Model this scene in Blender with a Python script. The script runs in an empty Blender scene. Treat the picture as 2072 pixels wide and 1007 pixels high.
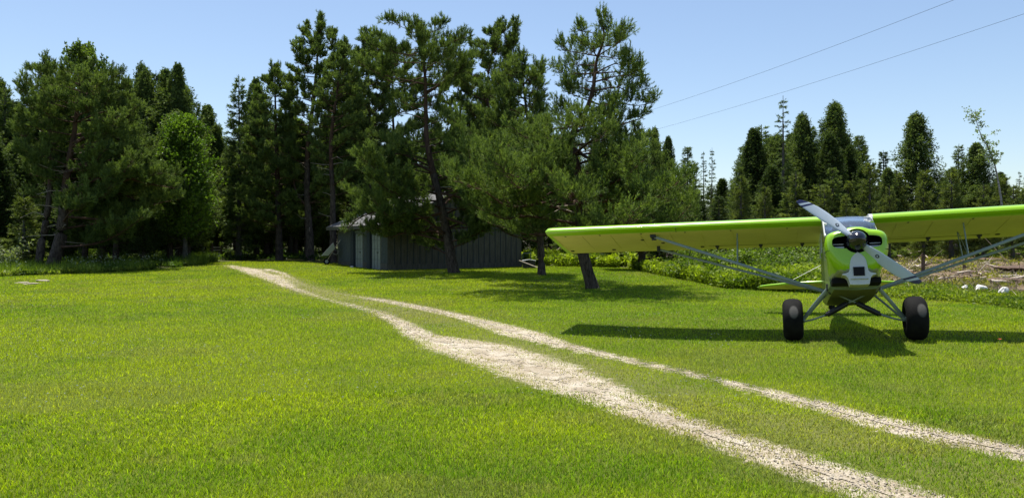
import bpy, math, random
import numpy as np
from mathutils import Vector, Matrix
R = math.radians
rng = np.random.default_rng(7)
random.seed(7)
SC = bpy.context.scene
COL = SC.collection
# ------------------------------------------------------------------ camera, sky, sun, exposure
EYE = 1.6
F = 1550.0; CX = 1036.0; HY = 495.0            # focal length, centre column and horizon row in photograph pixels
cam = bpy.data.cameras.new('camera'); co = bpy.data.objects.new('camera', cam); COL.objects.link(co)
cam.sensor_width = 36.0; cam.lens = 36.0 * F / 2072.0
cam.clip_start = 0.1; cam.clip_end = 2000
co.location = (0, 0, EYE); co.rotation_euler = (R(90) - math.atan((503.5 - HY) / F), 0, 0)
SC.camera = co
SHX, SHY = .12, -.27                            # ground shift of a shadow per metre of height
sun_el = math.atan(1 / math.hypot(SHX, SHY))
sun_dir = Vector((-SHX, -SHY, 1)).normalized()  # towards the sun
w = bpy.data.worlds.new('World'); SC.world = w; w.use_nodes = True
nt = w.node_tree; bg = nt.nodes['Background']
sky = nt.nodes.new('ShaderNodeTexSky'); sky.sky_type = 'NISHITA'; sky.sun_disc = False
sky.sun_elevation = sun_el; sky.sun_rotation = math.atan2(sun_dir.x, sun_dir.y)
sky.air_density = 1.0; sky.dust_density = 0.9; sky.ozone_density = 1.2; sky.altitude = 200
nt.links.new(sky.outputs[0], bg.inputs[0]); bg.inputs[1].default_value = 0.097
sl = bpy.data.lights.new('sun', 'SUN'); so = bpy.data.objects.new('sun', sl); COL.objects.link(so)
sl.energy = 5.0; sl.angle = R(0.53); sl.color = (1, .95, .87)
so.rotation_euler = sun_dir.to_track_quat('Z', 'Y').to_euler(); so.location = (0, 0, 40)
SC.view_settings.view_transform = 'Standard'; SC.view_settings.look = 'None'
SC.view_settings.gamma = 1; SC.view_settings.exposure = 0.74
SC.render.engine = 'CYCLES'; SC.cycles.max_bounces = 6; SC.cycles.diffuse_bounces = 3
SC.cycles.glossy_bounces = 3; SC.cycles.transmission_bounces = 6; SC.cycles.transparent_max_bounces = 8
SC.cycles.use_denoising = True

# ------------------------------------------------------------------ terrain and unprojection
def sstep(t):
    t = np.clip(t, 0, 1); return t * t * (3 - 2 * t)
def T(x, y):
    x = np.asarray(x, float); y = np.asarray(y, float)
    z = .15 * sstep((y - 22) / 21) + .0055 * np.clip(y - 43, 0, 90)
    z = z + .26 * sstep((y - 38) / 12) * sstep((-6 - x) / 8)
    z = z + .045 * (x - 5.1) * np.exp(-((x - 5.6) ** 2 + (y - 12.6) ** 2) / 18)
    z = z + .012 * np.sin(x * .55 + 1) * np.sin(y * .42) * sstep((np.hypot(x - 5.6, y - 12.6) - 2) / 3)
    wild = sstep((y - 30) / 8) * sstep((x - 8) / 5)
    z = z + wild * (.14 * np.sin(x * .8 + y * .3) * np.sin(y * .35 - x * .2) + .07 * np.sin(x * 2.1 + y) * np.sin(y * 1.1) + .1)
    return z
def at(u, v, d):
    return Vector(((u - CX) / F * d, d, EYE - (v - HY) / F * d))
def G(u, v):
    d = EYE * F / max(v - HY, 4)
    for _ in range(30):
        zz = float(T((u - CX) / F * d, d))
        d = .5 * d + .5 * (EYE - zz) * F / max(v - HY, 4)
    return Vector(((u - CX) / F * d, d, float(T((u - CX) / F * d, d))))
def GD(u, d):
    x = (u - CX) / F * d
    return Vector((x, d, float(T(x, d))))

# ------------------------------------------------------------------ materials
def N(nt, typ, **kw):
    n = nt.nodes.new(typ)
    for k, v in kw.items(): setattr(n, k, v)
    return n
def mat(name, col, rough=.6, metal=0, spec=.5, var=.0, scale=6, bump=0, bscale=40, col2=None, coat=0, trans=0, stretch=None):
    m = bpy.data.materials.new(name); m.use_nodes = True; t = m.node_tree; b = t.nodes['Principled BSDF']
    b.inputs['Roughness'].default_value = rough; b.inputs['Metallic'].default_value = metal
    b.inputs['Specular IOR Level'].default_value = spec
    b.inputs['Coat Weight'].default_value = coat; b.inputs['Coat Roughness'].default_value = .06
    b.inputs['Base Color'].default_value = (*col, 1)
    tc = N(t, 'ShaderNodeTexCoord'); mp = N(t, 'ShaderNodeMapping'); t.links.new(tc.outputs['Object'], mp.inputs[0])
    if stretch: mp.inputs['Scale'].default_value = stretch
    if var or col2:
        no = N(t, 'ShaderNodeTexNoise'); no.inputs['Scale'].default_value = scale; no.inputs['Detail'].default_value = 6
        no.inputs['Roughness'].default_value = .65
        t.links.new(mp.outputs[0], no.inputs[0])
        cr = N(t, 'ShaderNodeValToRGB'); e = cr.color_ramp.elements
        e[0].position = .33; e[1].position = .67
        a = col; c2 = col2 or tuple(min(1, c * (1 + var)) for c in col)
        if not col2: a = tuple(c * (1 - var) for c in col)
        e[0].color = (*a, 1); e[1].color = (*c2, 1)
        t.links.new(no.outputs['Fac'], cr.inputs[0]); t.links.new(cr.outputs[0], b.inputs['Base Color'])
    if bump:
        n2 = N(t, 'ShaderNodeTexNoise'); n2.inputs['Scale'].default_value = bscale; n2.inputs['Detail'].default_value = 5
        t.links.new(mp.outputs[0], n2.inputs[0])
        bp = N(t, 'ShaderNodeBump'); bp.inputs['Strength'].default_value = bump; bp.inputs['Distance'].default_value = .03
        t.links.new(n2.outputs['Fac'], bp.inputs['Height']); t.links.new(bp.outputs[0], b.inputs['Normal'])
    return m
def leafmat(name, tr=.35, rough=.55, tcol=(1.1, 1.25, .5), spec=.35):
    m = bpy.data.materials.new(name); m.use_nodes = True; t = m.node_tree; b = t.nodes['Principled BSDF']
    b.inputs['Roughness'].default_value = rough; b.inputs['Specular IOR Level'].default_value = spec
    a = N(t, 'ShaderNodeAttribute'); a.attribute_name = 'Col'
    t.links.new(a.outputs['Color'], b.inputs['Base Color'])
    mu = N(t, 'ShaderNodeMix'); mu.data_type = 'RGBA'; mu.blend_type = 'MULTIPLY'; mu.inputs[0].default_value = 1
    t.links.new(a.outputs['Color'], mu.inputs[6]); mu.inputs[7].default_value = (*tcol, 1)
    tl = N(t, 'ShaderNodeBsdfTranslucent'); t.links.new(mu.outputs[2], tl.inputs[0])
    mx = N(t, 'ShaderNodeMixShader'); mx.inputs[0].default_value = tr
    t.links.new(b.outputs[0], mx.inputs[1]); t.links.new(tl.outputs[0], mx.inputs[2])
    t.links.new(mx.outputs[0], t.nodes['Material Output'].inputs[0])
    return m
M = {}
M['needle'] = leafmat('pine needles', .34, .7, (1.2, 1.3, .45), .15)
M['leaf'] = leafmat('broad leaves', .45, .5, (1.2, 1.4, .4))
M['grass'] = leafmat('grass blades', .45, .55, (1.15, 1.25, .4), .25)
M['petal'] = leafmat('petals', .3, .6, (1, 1, 1))
M['bark'] = mat('pine bark', (.022, .018, .016), .95, spec=.1, col2=(.12, .095, .078), scale=13, bump=1, bscale=18, stretch=(1, 1, .3))
M['redbark'] = mat('red pine bark', (.042, .027, .020), .9, spec=.12, col2=(.115, .070, .050), scale=6, bump=.8, bscale=20, stretch=(1, 1, .4))
M['greybark'] = mat('grey bark', (.04, .038, .033), .9, spec=.15, col2=(.12, .115, .095), scale=5, bump=.8, bscale=18, stretch=(1, 1, .5))
M['birch'] = mat('birch bark', (.5, .48, .42), .7, col2=(.14, .13, .11), scale=5, stretch=(.6, .6, 3))
M['deadwood'] = mat('weathered dead wood', (.32, .26, .2), .85, spec=.2, col2=(.5, .44, .36), scale=12, bump=.5, bscale=40)
M['darkwood'] = mat('rotten dark wood', (.05, .035, .025), .9, spec=.2, col2=(.16, .11, .08), scale=8, bump=.8, bscale=20)
M['stone'] = mat('pale limestone', (.62, .6, .55), .85, spec=.3, col2=(.78, .77, .74), scale=7, bump=.6, bscale=14)
M['flatstone'] = mat('flat field stone', (.16, .14, .09), .85, col2=(.28, .25, .18), scale=9, bump=.5, bscale=20)
M['siding'] = mat('weathered grey board siding', (.078, .074, .064), .95, spec=.08, col2=(.13, .125, .11), scale=3, bump=.3, bscale=30, stretch=(3, 3, .4))
M['sidingdark'] = mat('weathered grey battens', (.10, .125, .14), .8, spec=.3, var=.2, scale=8)
M['doorpaint'] = mat('pale grey door paint', (.21, .235, .235), .7, var=.12, scale=5)
M['trimdark'] = mat('dark blue trim', (.02, .03, .045), .7, var=.1)
M['shingle'] = mat('grey asphalt shingles', (.06, .06, .06), .9, col2=(.13, .13, .13), scale=14, bump=.5, bscale=60)
M['concrete'] = mat('concrete', (.32, .31, .29), .9, var=.15)
M['black'] = mat('black paint', (.012, .012, .014), .45)
M['void'] = mat('painted recess shade', (.006, .006, .008), .7, spec=.2)  # near-black colour stands in for the shade inside openings
M['lime'] = mat('lime green aircraft paint', (.25, .49, .003), .3, spec=.6, var=.03, scale=3, coat=.35)
M['yellowlime'] = mat('yellow lime flash paint', (.62, .76, .02), .22, spec=.6, coat=.7)
M['under'] = mat('pale yellow green wing fabric', (.62, .57, .22), .6, spec=.4, var=.05, scale=2.5)
M['white'] = mat('white aircraft paint', (.50, .52, .50), .35, spec=.5, coat=.4, var=.03)
M['cream'] = mat('cream cowl paint', (.30, .34, .22), .4, coat=.3, var=.04)
M['propwhite'] = mat('grey white propeller paint', (.40, .47, .54), .42, coat=.25, var=.03)
M['navy'] = mat('navy blade tips', (.01, .015, .07), .35, coat=.3)
M['strut'] = mat('grey green strut paint', (.20, .25, .235), .35, coat=.3, var=.08, scale=5)
M['greypaint'] = mat('grey belly fabric', (.14, .15, .08), .6, var=.1)
M['sidefab'] = mat('dull green fuselage side', (.16, .22, .08), .4, coat=.2, var=.1)
M['rubber'] = mat('black tyre rubber', (.006, .006, .007), .85, spec=.12, col2=(.012, .012, .012), scale=8, bump=.15, bscale=60)
M['steel'] = mat('dull steel', (.3, .3, .3), .45, metal=.8)
M['chrome'] = mat('polished black spinner', (.008, .009, .016), .16, spec=.4, coat=.5)
M['red'] = mat('red petal', (.5, .03, .02), .5)
M['drum'] = mat('faded pink grey drum', (.5, .42, .40), .6, col2=(.34, .28, .27), scale=8)
M['whiteplastic'] = mat('dull white tray', (.30, .32, .34), .5, var=.1)
M['wire'] = mat('cable', (.12, .14, .17), .5)
def glassmat():
    m = bpy.data.materials.new('windshield acrylic'); m.use_nodes = True; t = m.node_tree; t.nodes.remove(t.nodes['Principled BSDF'])
    tr = N(t, 'ShaderNodeBsdfTransparent'); tr.inputs[0].default_value = (.62, .72, .82, 1)
    g = N(t, 'ShaderNodeBsdfGlossy'); g.inputs['Roughness'].default_value = .03
    d = N(t, 'ShaderNodeBsdfDiffuse'); d.inputs[0].default_value = (.26, .36, .52, 1)
    m1 = N(t, 'ShaderNodeMixShader'); m1.inputs[0].default_value = .22
    t.links.new(tr.outputs[0], m1.inputs[1]); t.links.new(d.outputs[0], m1.inputs[2])
    fr = N(t, 'ShaderNodeFresnel'); fr.inputs[0].default_value = 1.6
    mx = N(t, 'ShaderNodeMixShader'); t.links.new(fr.outputs[0], mx.inputs[0])
    t.links.new(m1.outputs[0], mx.inputs[1]); t.links.new(g.outputs[0], mx.inputs[2])
    t.links.new(mx.outputs[0], t.nodes['Material Output'].inputs[0]); return m
M['glass'] = glassmat()

# ------------------------------------------------------------------ object helpers
def tag(o, label=None, cat=None, group=None, kind=None):
    if label: o['label'] = label
    if cat: o['category'] = cat
    if group: o['group'] = group
    if kind: o['kind'] = kind
    return o
def empty(name, loc, label, cat, group=None, rz=0):
    o = bpy.data.objects.new(name, None); COL.objects.link(o); o.location = loc; o.rotation_euler.z = rz
    o.empty_display_size = .2
    return tag(o, label, cat, group)
def tri_mesh(name, V, Tr, m, parent=None, col=None, smooth=False, mats=None, mi=None):
    V = np.ascontiguousarray(V, np.float32); Tr = np.ascontiguousarray(Tr, np.int32)
    me = bpy.data.meshes.new(name); n = len(Tr)
    me.vertices.add(len(V)); me.vertices.foreach_set('co', V.ravel())
    me.loops.add(n * 3); me.loops.foreach_set('vertex_index', Tr.ravel())
    me.polygons.add(n); me.polygons.foreach_set('loop_start', np.arange(n, dtype=np.int32) * 3)
    me.update(calc_edges=True)
    if col is not None:
        a = me.attributes.new('Col', 'FLOAT_COLOR', 'FACE')
        c = np.ones((n, 4), np.float32); c[:, :3] = col; a.data.foreach_set('color', c.ravel())
    for mm in (mats or [m]): me.materials.append(mm)
    if mi is not None: me.polygons.foreach_set('material_index', np.ascontiguousarray(mi, np.int32))
    if smooth: me.polygons.foreach_set('use_smooth', np.ones(n, bool))
    me.validate() if False else None
    o = bpy.data.objects.new(name, me); COL.objects.link(o)
    if parent: o.parent = parent
    return o
class MB:
    """collects simple solids; build() links them as one mesh object"""
    def __init__(s): s.v = []; s.f = []; s.m = []
    def add(s, vs, fs, m=0):
        o = len(s.v); s.v += [tuple(v) for v in vs]; s.f += [tuple(i + o for i in f) for f in fs]; s.m += [m] * len(fs)
    def box(s, lo, hi, m=0, mtx=None, bev=0):
        x0, y0, z0 = lo; x1, y1, z1 = hi
        vs = [Vector(p) for p in ((x0, y0, z0), (x1, y0, z0), (x1, y1, z0), (x0, y1, z0), (x0, y0, z1), (x1, y0, z1), (x1, y1, z1), (x0, y1, z1))]
        if mtx: vs = [mtx @ v for v in vs]
        s.add(vs, [(0, 3, 2, 1), (4, 5, 6, 7), (0, 1, 5, 4), (1, 2, 6, 5), (2, 3, 7, 6), (3, 0, 4, 7)], m)
    def tube(s, pts, rad, n=8, m=0, flat=1.0, up=(0, 0, 1), cap=True):
        pts = [Vector(p) for p in pts]; rs = rad if hasattr(rad, '__len__') else [rad] * len(pts)
        o = len(s.v); k = len(pts)
        for i, p in enumerate(pts):
            d = (pts[min(i + 1, k - 1)] - pts[max(i - 1, 0)]).normalized()
            a = d.cross(Vector(up)); a = a.normalized() if a.length > 1e-4 else d.orthogonal().normalized()
            b = d.cross(a)
            for j in range(n):
                t = 2 * math.pi * j / n
                s.v.append(tuple(p + a * math.cos(t) * rs[i] + b * math.sin(t) * rs[i] * flat))
        for i in range(k - 1):
            for j in range(n):
                j2 = (j + 1) % n
                s.f.append((o + i * n + j, o + i * n + j2, o + (i + 1) * n + j2, o + (i + 1) * n + j)); s.m.append(m)
        if cap:
            s.f.append(tuple(o + j for j in range(n))[::-1]); s.m.append(m)
            s.f.append(tuple(o + (k - 1) * n + j for j in range(n))); s.m.append(m)
    def rings(s, rings, m=0, cap0=True, cap1=True):
        o = len(s.v); n = len(rings[0])
        for r in rings: s.v += [tuple(p) for p in r]
        for i in range(len(rings) - 1):
            for j in range(n):
                j2 = (j + 1) % n
                s.f.append((o + i * n + j, o + i * n + j2, o + (i + 1) * n + j2, o + (i + 1) * n + j))
                s.m.append(m[i] if hasattr(m, '__len__') else m)
        mm = m[0] if hasattr(m, '__len__') else m
        if cap0: s.f.append(tuple(o + j for j in range(n))[::-1]); s.m.append(mm)
        if cap1: s.f.append(tuple(o + (len(rings) - 1) * n + j for j in range(n))); s.m.append(mm)
    def lathe(s, prof, axis='y', n=24, m=0, c=(0, 0, 0), a0=0, a1=2 * math.pi):
        rs = []
        for (h, r) in prof:
            ring = []
            for j in range(n):
                t = a0 + (a1 - a0) * j / n
                if axis == 'y': p = (r * math.cos(t), h, r * math.sin(t))
                elif axis == 'x': p = (h, r * math.cos(t), r * math.sin(t))
                else: p = (r * math.cos(t), r * math.sin(t), h)
                ring.append(Vector(p) + Vector(c))
            rs.append(ring)
        s.rings(rs, m)
    def build(s, name, mats, parent=None, smooth=False, bev=0, angle=40, sub=0):
        me = bpy.data.meshes.new(name); me.from_pydata(s.v, [], s.f); me.update()
        for mm in (mats if isinstance(mats, (list, tuple)) else [mats]): me.materials.append(mm)
        me.polygons.foreach_set('material_index', s.m)
        if smooth: me.polygons.foreach_set('use_smooth', [True] * len(s.f))
        import bmesh
        bm = bmesh.new(); bm.from_mesh(me); bmesh.ops.recalc_face_normals(bm, faces=bm.faces)
        if smooth:
            for e in bm.edges:
                if len(e.link_faces) == 2 and e.calc_face_angle(0) > R(angle): e.smooth = False
        bm.to_mesh(me); bm.free()
        o = bpy.data.objects.new(name, me); COL.objects.link(o)
        if parent: o.parent = parent
        if bev:
            b = o.modifiers.new('bevel', 'BEVEL'); b.width = bev; b.segments = 2; b.limit_method = 'ANGLE'
        if sub:
            b = o.modifiers.new('subsurf', 'SUBSURF'); b.levels = sub; b.render_levels = sub
        return o
def copy_tree(o, parent=None):
    c = o.copy(); COL.objects.link(c)
    if parent: c.parent = parent
    for ch in o.children: copy_tree(ch, c)
    return c

# ------------------------------------------------------------------ value noise
def vnoise(x, y, s, seed=0):
    x = np.asarray(x) * s + seed * 17.3; y = np.asarray(y) * s + seed * 9.1
    xi = np.floor(x); yi = np.floor(y); fx = x - xi; fy = y - yi
    fx = fx * fx * (3 - 2 * fx); fy = fy * fy * (3 - 2 * fy)
    def h(a, b):
        q = np.sin(a * 127.1 + b * 311.7 + seed * 74.7) * 43758.5453
        return q - np.floor(q)
    return (h(xi, yi) * (1 - fx) + h(xi + 1, yi) * fx) * (1 - fy) + (h(xi, yi + 1) * (1 - fx) + h(xi + 1, yi + 1) * fx) * fy
def fbm(x, y, s, seed=0):
    return (vnoise(x, y, s, seed) + .5 * vnoise(x, y, s * 2.1, seed + 1) + .25 * vnoise(x, y, s * 4.3, seed + 2)) / 1.75

# ------------------------------------------------------------------ the two wheel ruts: (column, upper row, lower row, bareness)
RUT_A = [(462, 533, 541, .6), (500, 538, 552, .85), (545, 550, 571, .9), (590, 575, 590, .65), (650, 597, 608, .56), (700, 609, 621, .60), (760, 622, 639, .62),
         (805, 639, 664, .78), (850, 667, 690, 1), (950, 679, 730, 1.05), (1050, 704, 769, 1.0), (1150, 744, 808, 1.02), (1250, 788, 838, 1), (1350, 830, 872, 1),
         (1450, 863, 905, .9), (1550, 892, 942, .95), (1650, 927, 978, .95), (1750, 957, 1012, .95), (1850, 986, 1052, .9), (2000, 1030, 1110, .9), (2200, 1090, 1200, .9)]
RUT_B = [(540, 541, 548, .7), (570, 547, 556, .75), (612, 571, 579, .48), (660, 586, 593, .42), (720, 595, 603, .48), (780, 604, 613, .75), (850, 617, 627, .8), (950, 638, 651, .85),
         (1060, 664, 689, 1), (1130, 688, 704, .9), (1250, 717, 731, .75), (1350, 739, 754, .7), (1450, 763, 775, .72), (1550, 784, 802, .85),
         (1650, 808, 830, .95), (1750, 834, 859, 1), (1850, 857, 885, 1), (1950, 880, 907, 1), (2072, 905, 930, 1), (2300, 950, 990, 1), (2600, 1010, 1060, 1)]
def rutline(rows):
    out = []
    for u, a, b, k in rows:
        A = G(u, a); B = G(u, b); out.append([A, B, k])
    cs = [(a + b) / 2 for a, b, k in out]; res = []
    for i, (a, b, k) in enumerate(out):
        d = (cs[min(i + 1, len(cs) - 1)] - cs[max(i - 1, 0)]); n = Vector((-d.y, d.x, 0)).normalized()
        hw = abs((a - b).dot(n)) / 2
        res.append((cs[i].x, cs[i].y, max(.12, min(hw, .6)), k))
    return np.array(res)
RA = rutline(RUT_A); RB = rutline(RUT_B)
def rutmask(x, y, P):
    """1 in the middle of a rut, 0.5 at its edge, 0 one width away; times its bareness"""
    best = np.zeros_like(x)
    for i in range(len(P) - 1):
        ax, ay, aw, ak = P[i]; bx, by, bw, bk = P[i + 1]
        dx, dy = bx - ax, by - ay; L = dx * dx + dy * dy
        t = np.clip(((x - ax) * dx + (y - ay) * dy) / L, 0, 1)
        d = np.hypot(x - ax - t * dx, y - ay - t * dy); hw = aw + (bw - aw) * t; k = ak + (bk - ak) * t
        best = np.maximum(best, np.clip(1 - .5 * d / hw, 0, 1) * k)
    return best
def between(x, y):
    """how far into the dry strip between the ruts"""
    a = rutmask2(x, y, RA, 1.0); b = rutmask2(x, y, RB, 1.0)
    return a * b
def rutmask2(x, y, P, R_):
    best = np.full_like(x, 1e9)
    for i in range(len(P) - 1):
        ax, ay = P[i][:2]; bx, by = P[i + 1][:2]; dx, dy = bx - ax, by - ay
        t = np.clip(((x - ax) * dx + (y - ay) * dy) / (dx * dx + dy * dy), 0, 1)
        best = np.minimum(best, np.hypot(x - ax - t * dx, y - ay - t * dy))
    return np.clip(1.6 - best / R_, 0, 1)

# lawn edge (photograph pixels, left to right): beyond it the ground is wild
EDGE = [(-900, 585), (-400, 568), (0, 560), (100, 556), (200, 553), (300, 547), (400, 537), (440, 530), (560, 528), (640, 532), (700, 534), (785, 541), (900, 541),
        (1055, 537), (1105, 539), (1180, 540), (1270, 542), (1310, 553), (1380, 566), (1460, 583), (1560, 590), (1700, 596), (1850, 606), (1960, 614), (2072, 628), (2300, 655), (2700, 700)]
EG = [G(u, v) for u, v in EDGE]
_ea = np.array([math.atan2(p.x, p.y) for p in EG]); _ed = np.array([math.hypot(p.x, p.y) for p in EG])
def lawn(x, y):
    """positive inside the mown lawn: metres short of its edge"""
    a = np.arctan2(x, y); return np.interp(a, _ea, _ed) - np.hypot(x, y) + 1.1 * (fbm(x, y, .5, 5) - .5)

# ------------------------------------------------------------------ ground sheet
def coords(lo, hi, step, far_):
    inner = list(np.arange(lo, hi + 1e-6, step)); out = []; d = step; p = lo
    while p > -far_: d *= 1.35; p -= d; out.append(p)
    right = []; d = step; p = hi
    while p < far_: d *= 1.35; p += d; right.append(p)
    return np.array(out[::-1] + inner + right)
gx = coords(-34, 34, .3, 700); gy = coords(-6, 62, .3, 700)
XX, YY = np.meshgrid(gx, gy); ZZ = T(XX, YY); nx, ny = len(gx), len(gy)
idx = np.arange(nx * ny).reshape(ny, nx)
q = np.stack([idx[:-1, :-1], idx[:-1, 1:], idx[1:, 1:], idx[1:, :-1]], -1).reshape(-1, 4)
gt = np.concatenate([q[:, [0, 1, 2]], q[:, [0, 2, 3]]])
ground = tri_mesh('ground', np.stack([XX.ravel(), YY.ravel(), ZZ.ravel()], 1), gt, None, smooth=True)
tag(ground, kind='structure')
xr, yr = XX.ravel(), YY.ravel()
def pattr(name, v):
    a = ground.data.attributes.new(name, 'FLOAT', 'POINT'); a.data.foreach_set('value', np.ascontiguousarray(v, np.float32))
pattr('rut', np.maximum(rutmask(xr, yr, RA), rutmask(xr, yr, RB)))
pattr('dry', between(xr, yr)); pattr('lawn', np.clip(.5 + lawn(xr, yr) / 1.5, 0, 1))
pattr('slash', sstep((np.hypot(xr, yr) - np.interp(np.arctan2(xr, yr), _ea, _ed) - 3) / 5) * sstep((xr - 6) / 4))
def gravel_nodes(t, vec):
    n1 = N(t, 'ShaderNodeTexNoise'); n1.inputs['Scale'].default_value = 3.0; n1.inputs['Detail'].default_value = 8; n1.inputs['Roughness'].default_value = .75
    t.links.new(vec, n1.inputs[0])
    c1 = N(t, 'ShaderNodeValToRGB'); e = c1.color_ramp.elements
    e[0].position = .3; e[0].color = (.30, .24, .165, 1); e[1].position = .66; e[1].color = (.57, .53, .46, 1)
    t.links.new(n1.outputs['Fac'], c1.inputs[0])
    vo = N(t, 'ShaderNodeTexVoronoi'); vo.inputs['Scale'].default_value = 55; t.links.new(vec, vo.inputs[0])
    c2 = N(t, 'ShaderNodeValToRGB'); e = c2.color_ramp.elements
    e[0].position = .1; e[0].color = (1.1, 1.1, 1.1, 1); e[1].position = .75; e[1].color = (.5, .47, .42, 1)
    t.links.new(vo.outputs['Distance'], c2.inputs[0])
    mu = N(t, 'ShaderNodeMix'); mu.data_type = 'RGBA'; mu.blend_type = 'MULTIPLY'; mu.inputs[0].default_value = .7
    t.links.new(c1.outputs[0], mu.inputs[6]); t.links.new(c2.outputs[0], mu.inputs[7])
    n3 = N(t, 'ShaderNodeTexNoise'); n3.inputs['Scale'].default_value = 1.1; n3.inputs['Detail'].default_value = 4; t.links.new(vec, n3.inputs[0])
    c3 = N(t, 'ShaderNodeValToRGB'); e = c3.color_ramp.elements; e[0].position = .38; e[0].color = (.88, .86, .80, 1); e[1].position = .6; e[1].color = (1.05, 1.04, 1.0, 1); t.links.new(n3.outputs['Fac'], c3.inputs[0])
    m3 = N(t, 'ShaderNodeMix'); m3.data_type = 'RGBA'; m3.blend_type = 'MULTIPLY'; m3.inputs[0].default_value = 1; t.links.new(mu.outputs[2], m3.inputs[6]); t.links.new(c3.outputs[0], m3.inputs[7])
    return m3.outputs[2], vo.outputs['Distance'], n1.outputs['Fac']
def mk_gravel():
    m = bpy.data.materials.new('pale crushed gravel'); m.use_nodes = True; t = m.node_tree; b = t.nodes['Principled BSDF']
    tc = N(t, 'ShaderNodeTexCoord'); c, h, n1 = gravel_nodes(t, tc.outputs['Object'])
    t.links.new(c, b.inputs['Base Color']); b.inputs['Roughness'].default_value = .95; b.inputs['Specular IOR Level'].default_value = .2
    bp = N(t, 'ShaderNodeBump'); bp.invert = True; bp.inputs['Strength'].default_value = .7; bp.inputs['Distance'].default_value = .02
    t.links.new(h, bp.inputs['Height']); t.links.new(bp.outputs[0], b.inputs['Normal']); return m
M['gravel'] = mk_gravel()
def mk_ground():
    m = bpy.data.materials.new('lawn soil and thatch'); m.use_nodes = True; t = m.node_tree; b = t.nodes['Principled BSDF']
    b.inputs['Roughness'].default_value = .95; b.inputs['Specular IOR Level'].default_value = .15
    tc = N(t, 'ShaderNodeTexCoord'); vec = tc.outputs['Object']
    def noise(s, d=6):
        n = N(t, 'ShaderNodeTexNoise'); n.inputs['Scale'].default_value = s; n.inputs['Detail'].default_value = d; n.inputs['Roughness'].default_value = .7
        t.links.new(vec, n.inputs[0]); return n.outputs['Fac']
    def ramp(f, a, ca, bb, cb):
        c = N(t, 'ShaderNodeValToRGB'); e = c.color_ramp.elements; e[0].position = a; e[0].color = (*ca, 1); e[1].position = bb; e[1].color = (*cb, 1)
        t.links.new(f, c.inputs[0]); return c.outputs[0]
    def mix(f, a, bb):
        x = N(t, 'ShaderNodeMix'); x.data_type = 'RGBA'; t.links.new(f, x.inputs[0]); t.links.new(a, x.inputs[6]); t.links.new(bb, x.inputs[7]); return x.outputs[2]
    def attr(n):
        a = N(t, 'ShaderNodeAttribute'); a.attribute_name = n; return a.outputs['Fac']
    def math_(op, a, bb):
        x = N(t, 'ShaderNodeMath'); x.operation = op; x.use_clamp = True
        for i, v in enumerate((a, bb)):
            if isinstance(v, (int, float)): x.inputs[i].default_value = v
            else: t.links.new(v, x.inputs[i])
        return x.outputs[0]
    lawnc = ramp(noise(14), .3, (.045, .065, .008), .7, (.11, .14, .012))  # soil and thatch, darkened to paint in the shadow between blades
    dryc = ramp(noise(20), .3, (.10, .10, .035), .7, (.26, .22, .12))
    wildc = ramp(noise(5), .3, (.03, .035, .012), .7, (.08, .09, .02))
    slashc = ramp(noise(3), .35, (.10, .065, .04), .68, (.20, .155, .09))
    gc, gh, gn = gravel_nodes(t, vec)
    c = mix(attr('lawn'), wildc, lawnc)
    c = mix(attr('slash'), c, slashc)
    nb = noise(9, 8)
    d = math_('MULTIPLY', attr('dry'), math_('ADD', nb, .1)); c = mix(d, c, dryc)
    # gravel shows where rut + noise passes a threshold
    s = math_('ADD', attr('rut'), math_('MULTIPLY', math_('SUBTRACT', nb, .5), 1.3))
    s = math_('ADD', s, math_('MULTIPLY', math_('SUBTRACT', .5, nb), -.0))
    mr = N(t, 'ShaderNodeMapRange'); mr.inputs[1].default_value = .38; mr.inputs[2].default_value = .55; t.links.new(s, mr.inputs[0])
    c = mix(mr.outputs[0], c, gc)
    t.links.new(c, b.inputs['Base Color'])
    bp = N(t, 'ShaderNodeBump'); bp.inputs['Strength'].default_value = .6; bp.inputs['Distance'].default_value = .03
    t.links.new(noise(30), bp.inputs['Height']); t.links.new(bp.outputs[0], b.inputs['Normal'])
    return m
ground.data.materials.append(mk_ground()) if not ground.data.materials else None
ground.data.materials.clear(); ground.data.materials.append(mk_ground())

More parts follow.
